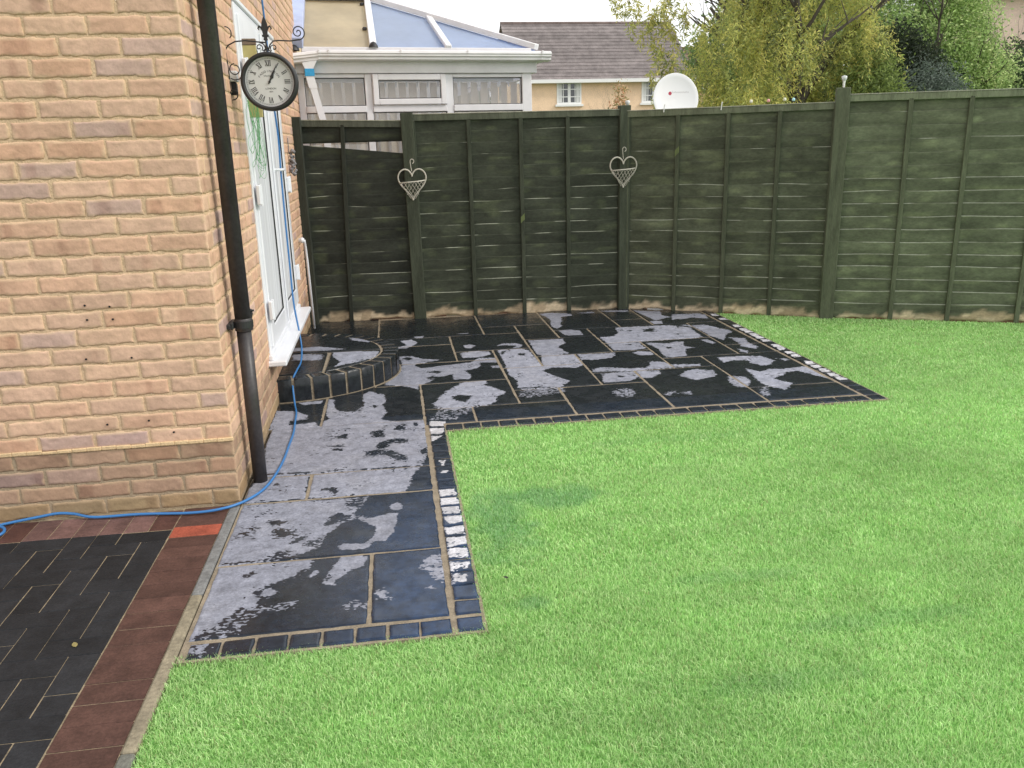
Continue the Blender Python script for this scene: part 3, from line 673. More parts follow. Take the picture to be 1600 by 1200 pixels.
Vf[:, 0] = np.where(Vf[:, 0] > -.0001, .0045, Vf[:, 0])
Vs_, Qs_, Cs_ = brick_wall(smap, WALL_L, H_W, False, 23, 2.6, hole=(DY0, DY1, DZ0, DZ1))
nf = len(Vf)
V = np.concatenate([Vf, Vs_]); Q = np.concatenate([flip(Qf), Qs_+nf]); Cc = np.concatenate([Cf, Cs_])
o = np_mesh('wall', V, Q, Cc, [M_brick], parent=house, smooth=True)
mo = MB(); mo.col = (.66, .46, .26)
# mortar faces: solid core with the door opening left out
def core(x0, x1, y0, y1, z0, z1, c):
    mo.col = c; mo.box(x0, x1, y0, y1, z0, z1)
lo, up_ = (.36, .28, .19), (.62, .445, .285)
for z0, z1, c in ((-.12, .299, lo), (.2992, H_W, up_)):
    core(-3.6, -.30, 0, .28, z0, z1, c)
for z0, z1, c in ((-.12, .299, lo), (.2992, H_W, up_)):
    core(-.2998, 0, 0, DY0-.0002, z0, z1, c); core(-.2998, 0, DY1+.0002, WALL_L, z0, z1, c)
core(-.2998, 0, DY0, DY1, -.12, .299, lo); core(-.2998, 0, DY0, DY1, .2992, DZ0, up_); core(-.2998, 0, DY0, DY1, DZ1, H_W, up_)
core(-3.6, -.3002, 4.9, WALL_L, -.12, H_W, up_); core(-3.6, -3.35, .2802, 4.8998, -.12, H_W, up_)
mo.build('mortar', M_mortar, house)
# mortar ledge above the plinth
lg = MB(); lg.col = (.66, .48, .28)
for i in range(60):
    x0 = -3.6+i*.06; h = .008+.008*vnoise(i*.7, 0, 3); lg.bbox(x0, x0+.0605 if i < 59 else .008, -.0085-.003*float(vnoise(i*.9, 2, 3)), 0, .2955, .2955+float(h)+.004, .003)
lg.build('mortar_ledge', M_mortar, house)
# small drilled holes left in the face of the bricks
hl = MB()
for (px, pz) in ((-.51, .925), (-.415, .915), (-.51, .865), (-.41, .862), (-.54, .70), (-.36, .695), (-.50, .41), (-.33, .415), (-.235, .295+.06)):
    hl = MB(); M_ = Matrix.Translation((px, -.0072, pz)) @ Matrix.Rotation(R(90), 4, 'X'); hl.lathe([(.0001, -.0014), (.0042, -.0014), (.0045, .002)], M_, 10)
    hl.build('drill_hole', M_gasket, house)
# roof above, out of frame
rf = MB(); 
rf.prism([(-.35, H_W+.02), (-.35, H_W+.14), (2.6, H_W+2.1), (5.5, H_W+.14), (5.5, H_W+.02)], -3.9, .25, Matrix(((0, 0, 1, 0), (1, 0, 0, 0), (0, 1, 0, 0), (0, 0, 0, 1))))
rf.build('roof', mat('roof_tile', (.12, .1, .09), .8, var=.3, vscale=4), house)

# --- white french door with hinges, in the side wall
M_dglass = mat('curtained_glass', (.78, .79, .81), .35, var=.35, vscale=2.5, stretch=(1, 6, .25), spec=.6)
door = empty('french_door', (0, 0, 0), 0, house)
f = MB(); OX = -.018
def frame(mb, y0, y1, z0, z1, w, xa, xb, b=.004):
    mb.bbox(xa, xb, y0, y0+w, z0, z1, b); mb.bbox(xa, xb, y1-w, y1, z0, z1, b)
    mb.bbox(xa+.001, xb-.001, y0+w-.001, y1-w+.001, z0, z0+w, b); mb.bbox(xa+.001, xb-.001, y0+w-.001, y1-w+.001, z1-w, z1, b)
frame(f, DY0, DY1, DZ0, DZ1, .062, -.085, .012)
f.build('door_frame', M_upvc, door)
lfs = []
for i, (y0, y1) in enumerate(((DY0+.058, (DY0+DY1)/2-.002), ((DY0+DY1)/2+.002, DY1-.058))):
    s = MB(); frame(s, y0, y1, DZ0+.055, DZ1-.055, .115, -.06, .026, .006)
    lf = s.build('door_leaf', M_upvc, door)
    g_ = MB(); frame(g_, y0+.1155, y1-.1155, DZ0+.1705, DZ1-.1705, .007, .004, .0215, .001); g_.build('gasket', M_gasket, lf)
    g_ = MB(); g_.box(-.012, .012, y0+.1225, y1-.1225, DZ0+.1775, DZ1-.1775); g_.build('glass_pane', M_dglass, lf)
    for zz in (.62, 1.28, 1.95):
        h = MB(); yy = DY0+.052 if i == 0 else DY1-.052
        h.bbox(.024, .046, yy-.042, yy-.004, zz-.055, zz+.055, .005); h.bbox(.024, .04, yy+.0, yy+.045, zz-.04, zz+.04, .005)
        h.tube([(.044, yy, zz-.06), (.044, yy, zz+.06)], .009, 10); h.build('hinge', M_upvc, lf)
    if i == 1:
        h = MB(); yy = y0+.043; h.bbox(.026, .036, yy-.016, yy+.016, 1.22, 1.46, .004); h.tube([(.03, yy, 1.40), (.075, yy, 1.40), (.08, yy+.03, 1.40), (.08, yy+.13, 1.40)], .009, 8)
        h.build('door_handle', M_upvc, lf)
h = MB(); yc = (DY0+DY1)/2; h.bbox(.0262, .038, yc-.022, yc+.022, DZ0+.06, DZ1-.06, .005); h.build('meeting_stile', M_upvc, door)
s = MB(); s.bbox(-.06, .105, DY0-.075, DY1+.02, DZ0-.032, DZ0-.001, .006); s.bbox(.0, .03, DY0-.05, DY1, DZ0-.001, DZ0+.03, .006); s.build('door_sill', M_upvc, door)
s = MB(); s.bbox(-.01, .022, DY0-.01, DY1+.01, DZ1, DZ1+.03, .005); s.build('drip_bar', M_upvc, door)
# room behind the glass
cu = MB(); cu.box(-.30, -.29, DY0-.3, DY1+.3, .2, 2.6); cu.build('curtain', mat('pale_curtain', (.55, .55, .57), .9, var=.2, vscale=6, stretch=(1, 8, .3)), door)

# --- downpipe
dp = MB(); PYL = .236
dp.tube([(.066, PYL, .755), (.066, PYL, H_W)], .0355, 24); dp.lathe([(.034, 0), (.0395, .004), (.0395, .05), (.036, .058)], Matrix.Translation((.066, PYL, .735)), 24)
dp.tube([(.060, PYL, -.01), (.064, PYL, .75)], .0325, 24)
dpo = dp.build('downpipe', M_pipe, house, smooth=True)
b = MB(); b.lathe([(.034, .0), (.044, .0), (.044, .03), (.034, .03)], Matrix.Translation((.065, PYL, .752)), 24)
b.bbox(.0, .02, PYL-.075, PYL+.075, .757, .777, .003); b.bbox(.018, .03, PYL-.06, PYL-.03, .752, .782, .003)
b.tube([(.075, PYL+.038, .767), (.085, PYL+.075, .767)], .008, 8); b.tube([(.08, PYL+.06, .74), (.095, PYL+.068, .80), (.09, PYL+.085, .815)], .006, 8); b.tube([(.075, PYL+.06, .815), (.105, PYL+.075, .812)], .005, 6)
b.build('pipe_bracket', M_iron, dpo)

# --- wall-corner overflow pipe by the fence
ov = empty('overflow_pipe', (0, 3.63, 0), 0, house)
b = MB(); b.tube([(.0, 0, .80), (.05, 0, .80)], .018, 12); b.tube([(.05, 0, .80), (.05, .01, .78), (.052, .03, .74), (.055, .05, .6), (.062, .06, .03)], .0105, 10)
b.lathe([(.02, 0), (.024, .004), (.024, .02), (.018, .024)], Matrix.Translation((.02, 0, .8)) @ Matrix.Rotation(R(90), 4, 'Y'), 14)
b.build('pipe', M_upvc, ov, smooth=True)

# --- step
M_step_t = M_slab
step = empty('curved_step', (-.80, 5.81, 0)); tag(step, 'half round step of dark slabs edged with charcoal blocks below the patio doors', 'step')
V, Q, T = [], [], []; RO, RI = .80, .685; CY = 0
def polar_grid(r0, r1, a0, a1, zt, V, Q, T, nr, na, z_out=True):
    b = .006
    rs_ = np.concatenate([[r0, r0], np.linspace(r0+b, r1-b, nr), [r1, r1, r1, r1]]); zs = np.concatenate([[-.03, -b*.6], np.zeros(nr), [-b*.7, -.06, -.11, -.16]])
    as_ = np.linspace(a0, a1, na)
    A, Rr = np.meshgrid(as_, rs_); Z = np.repeat(zs[:, None], na, 1)+zt; ex = .004
    Rr = Rr+(vnoise(A*60, Z*60+Rr*20, 4)-.5)*.004
    X = Rr*np.cos(A)*.97; Y = Rr*np.sin(A)*.865
    dd = .002*np.ones_like(X); Z[:, [0, -1]] -= .004
    m, n = X.shape; base = sum(len(a) for a in V); V.append(np.stack([X.ravel(), Y.ravel(), Z.ravel()], 1)); I = np.arange(m*n).reshape(m, n)+base
    Q.append(np.stack([I[:-1, :-1].ravel(), I[1:, :-1].ravel(), I[1:, 1:].ravel(), I[:-1, 1:].ravel()], 1)); T.append(np.full(m*n, rnd.uniform(.85, 1.2)))
nb = 21
for i in range(nb):
    a0 = -math.pi/2+math.pi*i/nb+.011; a1 = -math.pi/2+math.pi*(i+1)/nb-.011
    polar_grid(RI, RO, a0, a1, .152+rnd.uniform(-.001, .001), V, Q, T, 10, 9)
Va = np.concatenate(V); Fd, S, W = patch_field(Va+np.array([-.80, 5.81, 0]), ('s+',))
np_mesh('edging', Va, np.concatenate(Q), np.ones((len(Va), 3)), [M_slab], parent=step, smooth=True, attrs=dict(dry=Fd-.0, speck=S, white=W, tone=np.concatenate(T), blue=Fd*0))
# treads: two slabs and the rear one, clipped to the curve
V, Q, T = [], [], []
def tread(ya, yb, x0, x1):
    n1, n2 = 60, 70; ys = np.linspace(ya, yb, n1)
    Xs, Ys, Zs = [], [], []
    for i_, y_ in enumerate(ys):
        xm = .97*(RI-.012)*math.sqrt(max(1-(y_/(.865*(RI-.012)))**2, 0)); xe = min(x1, xm) if x1 else xm
        xs = np.linspace(x0, max(xe, x0+.002), n2); Xs.append(xs); Ys.append(np.full(n2, y_)); z = np.full(n2, .154); Zs.append(z)
    X, Y, Z = map(np.array, (Xs, Ys, Zs)); Z[[0, -1], :] -= .02; Z[:, [0, -1]] -= .02
    m, n = X.shape; base = sum(len(a) for a in V); V.append(np.stack([X.ravel(), Y.ravel(), Z.ravel()], 1)); I = np.arange(m*n).reshape(m, n)+base
    Q.append(np.stack([I[:-1, :-1].ravel(), I[:-1, 1:].ravel(), I[1:, 1:].ravel(), I[1:, :-1].ravel()], 1)); T.append(np.full(m*n, rnd.uniform(.85, 1.15)))
tread(-.575, -.012, .0, .285); tread(-.575, -.012, .305, None); tread(.008, .585, .0, None)
Va = np.concatenate(V); Fd, S, W = patch_field(Va+np.array([-.80, 5.81, 0]), ('s+',))
np_mesh('tread', Va, np.concatenate(Q), np.ones((len(Va), 3)), [M_slab], parent=step, smooth=False, attrs=dict(dry=Fd, speck=S, white=W, tone=np.concatenate(T), blue=Fd*0))
cb = MB(); pts = [(.97*(RO-.006)*math.cos(a), .865*(RO-.006)*math.sin(a)) for a in np.linspace(-math.pi/2, math.pi/2, 60)]
cb.prism(pts, -.02, .1465); pts = [(.97*(RO+.012)*math.cos(a), .865*(RO+.012)*math.sin(a)) for a in np.linspace(-math.pi/2, math.pi/2, 60)]; cb.prism(pts, -.02, .008)
cb.build('pointing', M_joint, step)

# ---------------------------------------------------------------- fence
FP = [(-.84, 7.70), (.185, 7.68), (2.10, 7.60), (3.69, 6.73), (5.55, 5.90), (7.4, 5.08), (9.2, 4.3)]
fence = empty('garden_fence', (2.1, 7.6, 0)); tag(fence, 'dark green overlapping board fence with square posts running behind the patio and lawn', 'fence')
FO = Vector((2.1, 7.6, 0))
def fpanel(a, b, ztop, seed, battens, tone, bare_t=.5, gapzone=None, capcol=None, z_bot=.015, zt2=None):
    a = Vector((*a, 0)); b = Vector((*b, 0)); dv = (b-a); Lx = dv.length; dv.normalize(); nv = Vector((dv.y, -dv.x, 0))
    rr = random.Random(seed); rn = np.random.RandomState(seed)
    M_ = Matrix(((dv.x, nv.x, 0, a.x-FO.x), (dv.y, nv.y, 0, a.y-FO.y), (0, 0, 1, 0), (0, 0, 0, 1)))
    zt2 = ztop if zt2 is None else zt2
    s0, s1 = .04, Lx-.04
    # boards
    V, Q, Cs = [], [], []; base = 0; z = z_bot; i = 0; n = 90; us = np.linspace(s0+.01, s1-.01, n)
    nboards = int((ztop-.05-z_bot)/.1); pitch = (ztop-.05-z_bot)/nboards
    for i in range(nboards):
        zb = z_bot+i*pitch; zt = zb+pitch+.018
        wv = (vnoise(us*3+i*7, np.full(n, i*3.1+seed), seed)-.5)*.016; wv2 = (vnoise(us*3+(i+1)*7, np.full(n, (i+1)*3.1+seed), seed)-.5)*.016
        skew = 0
        if gapzone and i == nboards-2: continue
        lowz = zb+wv
        topz = zt+wv2
        if gapzone and i == nboards-3: topz = zt+.038-.095*(us-s0)/(s1-s0)
        if gapzone and i == nboards-1: lowz = zb-.035+.0*us
        if i == 0: lowz = zb-.02+(vnoise(us*9, us*0, seed+3)-.5)*.05
        # profile across the board: back thin top, front thick bottom (lapped), in-out coordinate w (towards the garden +)
        prof = [(0., .008), (0., .0148), (.15, .0156), (.32, .0174), (.5, .0178), (.68, .0182), (.84, .0186), (.94, .0189), (1.0, .0185), (1., .008)]
        rows = []
        lap = rr.uniform(-.0015, .0015)
        for (t_, w_) in prof:
            zz = lowz+(topz-lowz)*t_
            rows.append(np.stack([us, np.full(n, w_+lap*(t_))+(vnoise(us*6, np.full(n, i*2.2+t_), seed+5)-.5)*.0015, zz], 1))
        P = np.concatenate(rows); m = len(prof)
        I = np.arange(m*n).reshape(m, n)+base; base += m*n
        V.append(P); Q.append(np.stack([I[:-1, :-1].ravel(), I[:-1, 1:].ravel(), I[1:, 1:].ravel(), I[1:, :-1].ravel()], 1))
        tb = tone*rn.uniform(.86, 1.16); q_ = vnoise(P[:, 0]*6, P[:, 2]*26+i*5, seed+9); q2 = np.clip((vnoise(P[:, 0]*7+9, P[:, 2]*24+4+i*3, seed+19)-.66)*3, 0, .7)[:, None]; col = np.tile(tb, (m*n, 1))*(.75+.5*q_)[:, None]*(1-q2)+(tb*1.5+np.array([.02, .025, .004]))*q2
        # worn upper edges show bare wood
        ed = np.zeros((m, n)); bare = np.clip((vnoise(us*6, np.full(n, i*1.7), seed+11)-(.75 if i > nboards*.6 else bare_t))*6, 0, 1); ed[-2] = bare; ed[-1] = bare
        if i == nboards-1: ed[:] = 0
        pale = np.array([.42, .44, .35]); e_ = ed.ravel()[:, None]*.85; col = col*(1-e_)+pale*e_
        if i <= 1:   # rotten stripped wood along the foot
            fr = np.clip((-.01+.10*vnoise(us*4, us*0, seed+13)+.03*vnoise(us*22, us*0, seed+14))-(P[:, 2].reshape(m, n)-z_bot), -1, 1); fr = np.clip(fr*30+(vnoise(P[:, 0]*18, P[:, 2]*25, seed+2).reshape(m, n)-.5)*1.6, 0, 1).ravel()[:, None]*.92
            ab = np.where((vnoise(P[:, 0]*8, P[:, 2]*20, seed+17) > .45)[:, None], np.array([.62, .50, .34]), np.array([.44, .34, .22])); col = col*(1-fr)+ab*fr
        Cs.append(col)
    V = np.concatenate(V); Vw = np.array(M_.to_3x3()) @ V.T; Vw = Vw.T+np.array([M_[0][3], M_[1][3], 0])
    pn = np_mesh('fence_panel', Vw, np.concatenate(Q), np.concatenate(Cs), [M_wood], parent=fence, smooth=False)
    tn = tuple(tone*1.1)
    for k_, (u, lean) in enumerate(battens):
        bt = MB(); bt.col = tuple(tone*rr.uniform(.9, 1.2)); 
        T_ = M_ @ Matrix.Translation((u, .022, 0)) @ Matrix.Rotation(lean, 4, 'Y')
        bt.bbox(-.018, .018, 0, .022, .0, ztop-.035, .003, T_); bt.build('batten', M_post, pn)
    cp = MB(); cp.col = capcol or tuple(tone*1.4+np.array([.035, .035, .027]))
    n_ = 14
    for k_ in range(1):
        T_ = M_ @ Matrix.Translation((s0-.01, 0, ztop-.045)) @ Matrix.Rotation(-math.atan2(zt2-ztop, s1-s0), 4, 'Y')
        cp.bbox(0, s1-s0+.02, .0205, .044, -.0, .05, .003, T_); cp.col = (.27, .27, .21); cp.bbox(0, s1-s0+.02, -.018, .047, .0505, .060, .003, T_)
    cp.build('capping_rail', M_post, pn)
    # side frame battens
    for u in (s0, s1):
        bt = MB(); bt.col = tuple(tone*rr.uniform(1.0, 1.3)); T_ = M_ @ Matrix.Translation((u, .022, 0)); bt.bbox(-.016, .016, 0, .022, .02, ztop-.046, .003, T_); bt.build('batten', M_post, pn)
    gb = MB(); gb.col = (.23, .13, .085)
    for q in range(9):
        u0 = s0+(s1-s0)*q/9; 
        gb.bbox(u0, u0+(s1-s0)/9+.004, -.02+rr.uniform(-.002, .002), -.002+rr.uniform(-.001, .001), -.06, .012+rr.uniform(-.012, .012), .004, M_)
    gb.build('gravel_board', M_post, pn)
    return pn
dk = np.array([.033, .037, .028]); md = np.array([.046, .053, .036]); lt = np.array([.084, .094, .060]); lt2 = np.array([.106, .119, .074])  # panels lighten to the right: stronger light and drier wood put into the colour
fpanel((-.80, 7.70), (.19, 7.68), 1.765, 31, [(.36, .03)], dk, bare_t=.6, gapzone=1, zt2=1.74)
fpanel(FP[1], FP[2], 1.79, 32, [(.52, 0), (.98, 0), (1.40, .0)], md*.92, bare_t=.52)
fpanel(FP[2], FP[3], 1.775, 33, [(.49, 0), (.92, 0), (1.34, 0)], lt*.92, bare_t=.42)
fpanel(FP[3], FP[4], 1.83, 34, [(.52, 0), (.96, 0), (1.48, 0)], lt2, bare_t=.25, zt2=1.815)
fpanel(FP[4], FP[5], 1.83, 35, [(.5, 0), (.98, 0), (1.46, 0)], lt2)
for i, (x, y, h, c, w_, lx) in enumerate(((-.775, 7.63, 1.80, dk, .042, .0), (.19, 7.665, 1.815, md, .055, -.012), (2.10, 7.59, 1.835, md*1.15, .05, 0), (3.69, 6.715, 1.895, lt*1.02, .056, .0), (5.55, 5.89, 1.9, lt2, .05, 0))):
    b = MB(); b.col = tuple(c*1.15); T_ = Matrix.Translation((x-FO.x, y-FO.y, 0)) @ Matrix.Rotation(-.02 if i < 3 else -.45, 4, 'Z') @ Matrix.Rotation(lx, 4, 'Y')
    b.bbox(-w_, w_, -w_, w_, -.12, h, .005, T_); b.build('post', M_post, fence)
# rail hanging where a batten is patched
for (u, z, i) in ((.49, 1.43, 2), (.98, .88, 1)):
    a = Vector((*FP[i], 0)); bb = Vector((*FP[i+1], 0)); dv = (bb-a).normalized(); nv = Vector((dv.y, -dv.x, 0)); q = a+dv*u+nv*.046-FO
    b = MB(); b.col = (.14, .17, .07); b.prism([(-.018, -.045), (.018, -.01), (.018, .045), (-.018, .01)], 0, .003, Matrix.Translation((q.x, q.y, z)) @ Matrix(((dv.x, 0, nv.x, 0), (dv.y, 0, nv.y, 0), (0, 1, 0, 0), (0, 0, 0, 1))))
    b.build('wood_patch', M_post, fence)
# ground debris strip under the fence
# ---------------------------------------------------------------- clock on a scroll bracket
CX, CYK, CZ = -.575, 4.60, 1.853
clock = empty('wall_clock', (CX, CYK, CZ), 0); tag(clock, 'round black station clock with roman numerals hanging from a scroll bracket by the patio doors', 'clock')
TOY = Matrix.Rotation(R(90), 4, 'X')          # lathe axis z -> -y (towards the viewer)
b = MB(); b.lathe([(.0005, -.045), (.120, -.045), (.134, -.038), (.141, -.02), (.1415, .018), (.137, .031), (.129, .035), (.1225, .032), (.120, .022), (.120, .012)], TOY, 64)
b.build('case', M_iron, clock, smooth=True)
b = MB(); b.lathe([(.0002, .0125), (.1195, .0125)], TOY, 64); face = b.build('dial', mat('dial_paper', (.62, .63, .64), .55), clock)
M_ink = mat('dial_ink', (.03, .03, .032), .6)
def text_mesh(body, size, name, parent, loc, rot=0, sx=1.0, m=None, yaxis=True):
    cu = bpy.data.curves.new(name, 'FONT'); cu.body = body; cu.size = size; cu.align_x = 'CENTER'; cu.align_y = 'CENTER'; cu.resolution_u = 3
    to = bpy.data.objects.new(name, cu); C.objects.link(to); dg = bpy.context.evaluated_depsgraph_get(); me = bpy.data.meshes.new_from_object(to.evaluated_get(dg))
    bpy.data.objects.remove(to); bpy.data.curves.remove(cu)
    me.transform(Matrix.Translation(loc) @ Matrix.Rotation(rot, 4, 'Y') @ Matrix.Rotation(R(90), 4, 'X') @ Matrix.Diagonal((sx, 1, 1, 1)))
    me.materials.clear(); me.materials.append(m or M_ink); o = bpy.data.objects.new(name, me); C.objects.link(o); o.parent = parent; return o
NUM = ['XII', 'I', 'II', 'III', 'IV', 'V', 'VI', 'VII', 'VIII', 'IX', 'X', 'XI']
def stroke(mb, x0, z0, x1, z1, w):
    dx, dz = x1-x0, z1-z0; L = math.hypot(dx, dz); nx, nz = -dz/L*w/2, dx/L*w/2
    mb.prism([(x0+nx, z0+nz), (x0-nx, z0-nz), (x1-nx, z1-nz), (x1+nx, z1+nz)], 0, .0006, TOY)
for i, s_ in enumerate(NUM):
    mb = MB(); H_ = .013; wid = {'I': .0075, 'V': .0145, 'X': .0145}; tot = sum(wid[c] for c in s_); x = -tot/2
    for c in s_:
        w_ = wid[c]; xc = x+w_/2
        if c == 'I': stroke(mb, xc, -H_, xc, H_, .0034); 
        if c == 'V': stroke(mb, xc-.005, H_, xc, -H_, .0036); stroke(mb, xc+.005, H_, xc, -H_, .0015)
        if c == 'X': stroke(mb, xc-.0055, H_, xc+.0055, -H_, .0036); stroke(mb, xc+.0055, H_, xc-.0055, -H_, .0015)
        for zz in ((H_, -H_) if c != 'V' else (H_,)): stroke(mb, x+.0006, zz, x+w_-.0006, zz, .0012)
        x += w_
    a = -i*math.pi/6
    o = mb.build('numeral', M_ink, face); 
    me = o.data; r_ = .088
    me.transform(Matrix.Translation((r_*math.sin(-a), -.0131, r_*math.cos(a))) @ Matrix.Rotation(-a, 4, 'Y'))
mb = MB()
for r_ in (.108, .1125): 
    for i in range(72):
        a0, a1 = 2*math.pi*i/72, 2*math.pi*(i+1)/72
        mb.add([(q*math.cos(a), -.0131, q*math.sin(a)) for q, a in ((r_, a0), (r_+.0007, a0), (r_+.0007, a1), (r_, a1))], [(0, 1, 2, 3)])
for i in range(60):
    a = 2*math.pi*i/60; r0, r1 = .1085, .1122; wd = .0022 if i % 5 == 0 else .0007; c_, s_ = math.cos(a), math.sin(a)
    mb.add([(r*c_-t*s_, -.0131, r*s_+t*c_) for r, t in ((r0, -wd/2), (r1, -wd/2), (r1, wd/2), (r0, wd/2))], [(0, 1, 2, 3)])
mb.build('minute_track', M_ink, face)
word = 'PADDINGTON'
for i, c in enumerate(word):
    a = R(-57+114*i/(len(word)-1)); text_mesh(c, .0155, 'lettering', face, (.056*math.sin(a), -.0132, .056*math.cos(a)-.006), a)
text_mesh('STATION', .0115, 'lettering', face, (-.002, -.0132, .027))
text_mesh('LONDON', .012, 'lettering', face, (.003, -.0132, -.033)); text_mesh('1854', .010, 'lettering', face, (.003, -.0132, -.048))
def hand(L, w_, ang, y):
    mb = MB(); mb.prism([(-.003, -.012), (.003, -.012), (.0035, L*.25), (w_, L*.42), (.0022, L*.72), (.0006, L), (-.0006, L), (-.0022, L*.72), (-w_, L*.42), (-.0035, L*.25)], 0, .001, TOY)
    o = mb.build('hand', M_iron, face); o.data.transform(Matrix.Translation((0, y, 0)) @ Matrix.Rotation(ang, 4, 'Y')); return o
hand(.094, .0055, R(27), -.016); hand(.060, .009, R(31), -.0145)
mb = MB(); mb.lathe([(.0002, .021), (.005, .02), (.006, .013)], TOY, 16); mb.build('hand_cap', M_iron, face)
mb = MB(); 
# bracket: all in the plane y = 0
def spiral(cx, cz, r0, r1, a0, turns, r=.0028, n=40):
    mb.tube([(cx+(r0+(r1-r0)*t/n)*math.cos(a0+turns*2*math.pi*t/n), 0, cz+(r0+(r1-r0)*t/n)*math.sin(a0+turns*2*math.pi*t/n)) for t in range(n+1)], r, 6)
WXL = -.2
mb.tube([(WXL, 0, .155), (WXL+.015, 0, .175), (WXL+.05, 0, .192), (WXL+.10, 0, .196), (-.03, 0, .188), (-.002, 0, .186)], .0035, 8)
mb.tube([(.165, 0, .198), (.12, 0, .192), (.06, 0, .195), (.035, 0, .192), (.018, 0, .175), (.006, 0, .145)], .0033, 8)
spiral(.160, .232, .036, .004, -math.pi/2, 1.75); spiral(WXL+.005, .235, .034, .026, -.9, .38)
mb.tube([(-.03, 0, .186), (-.012, 0, .178), (-.004, 0, .155), (-.012, 0, .148-.006)], .003, 6)
spiral(-.036, .163, .018, .004, -.9, 1.05, .0026); spiral(.036, .160, .019, .004, math.pi+.9, -1.05, .0026)
mb.tube([(-.02, 0, .146), (-.006, 0, .155), (-.001, 0, .178)], .003, 6); mb.tube([(.02, 0, .143), (.008, 0, .152), (.002, 0, .178)], .003, 6)
mb.tube([(0, 0, .138), (0, 0, .20)], .0042, 8)
# wall plate and lower scrolls
mb.bbox(WXL-.008, WXL-.002, -.012, .012, -.17, .24, .001)
mb.tube([(WXL, 0, .15), (WXL+.004, 0, .05), (WXL+.002, 0, -.1)], .0032, 6)
spiral(-.165, .062, .027, .020, math.pi*.5, 1.0, .0028); mb.tube([(-.19, 0, .02), (-.17, 0, .012), (-.148, 0, .016), (-.138, 0, .026)], .003, 6)
spiral(WXL+.012, -.055, .028, .018, -math.pi*.55, .62, .003)
mb.prism([(-.007, -.03), (.007, -.03), (.011, 0), (.016, .030), (.013, .052), (.006, .070), (0, .086), (-.006, .070), (-.013, .052), (-.016, .030), (-.011, 0)], -.004, .004, Matrix.Translation((0, 0, .225)) @ TOY)
mb.tube([(.006, 0, .232), (.016, 0, .256), (.026, 0, .262), (.032, 0, .252), (.028, 0, .243)], [.004, .005, .005, .004, .0015], 6)
mb.tube([(-.006, 0, .232), (-.016, 0, .256), (-.026, 0, .262), (-.032, 0, .252), (-.028, 0, .243)], [.004, .005, .005, .004, .0015], 6)
mb.bbox(-.016, .016, -.005, .005, .212, .222, .001); mb.bbox(-.01, .01, -.005, .005, .196, .204, .001)
mb.build('scroll_bracket', M_iron, clock, smooth=False)

# small white lamp on the wall behind the clock, olive board, tangled green string
lm = empty('security_lamp', (-.778, 4.66, 1.882)); tag(lm, 'small white box lamp on the brick wall behind the clock', 'lamp')
b = MB(); b.bbox(-.005, .038, -.03, .03, -.022, .03, .004); b.build('lamp_body', M_white, lm)
b = MB(); b.bbox(-.005, .03, -.024, .024, -.085, -.023, .006); b.build('sensor', M_gasket, lm)
bd = empty('hanging_board', (-.735, 5.02, 1.70)); tag(bd, 'olive green board with a brown top edge hanging beside the door frame', 'board')
b = MB(); b.bbox(-.03, .052, -.010, .010, -.0, .375, .003); b.build('panel', mat('olive_board', (.46, .40, .17), .8, var=.15, vscale=12), bd)
b = MB(); b.bbox(-.032, .054, -.012, .012, .3755, .408, .003); b.build('top_edge', mat('brown_edge', (.19, .14, .1), .8, var=.3, vscale=60), bd)
gs = MB(); rr = random.Random(5)
M_gs = mat('green_string', (.12, .42, .17), .6)
for k_ in range(11):
    y0 = 4.86+rr.uniform(-.05, .05); z0 = 1.79+rr.uniform(-.02, .03); pts = []; L_ = rr.uniform(.22, .42); ph = rr.uniform(0, 6); wv = rr.uniform(.03, .15); ox = rr.uniform(-.742, -.70)
    for t in range(22):
        u = t/21; pts.append((ox+.022*math.sin(u*9+ph), y0+rr.uniform(0, .02)+wv*math.sin(u*5+ph)+.04*u, z0-L_*math.sin(u*math.pi)*1.0+.02*math.cos(u*13+ph)))
    gs.tube(pts, .0011, 5)
tag(gs.build('garden_string', M_gs), 'tangle of thin green string hanging over the door frame below the clock', 'string')

# wall ornament by the fence
wo_ = MB(); rr = random.Random(9)
for k_ in range(46):
    z = 1.34+.185*rr.random(); y = 7.02+.0+.06*rr.random(); x = -.795+.01+.035*rr.random(); r_ = rr.uniform(.008, .017)
    wo_.lathe([(.0002, -r_), (r_*.8, -r_*.5), (r_, 0), (r_*.7, r_*.6), (.0002, r_)], Matrix.Translation((x, y, z)) @ Matrix.Rotation(rr.uniform(0, 3), 4, 'X'), 6)
wo_.tube([(-.79, 7.05, 1.5), (-.79, 7.05, 1.62)], .004, 5)
tag(wo_.build('wall_ornament', mat('grey_shells', (.22, .21, .22), .7, var=.5, vscale=40)), 'small grey textured ornament hanging on the brick wall beside the fence', 'ornament')

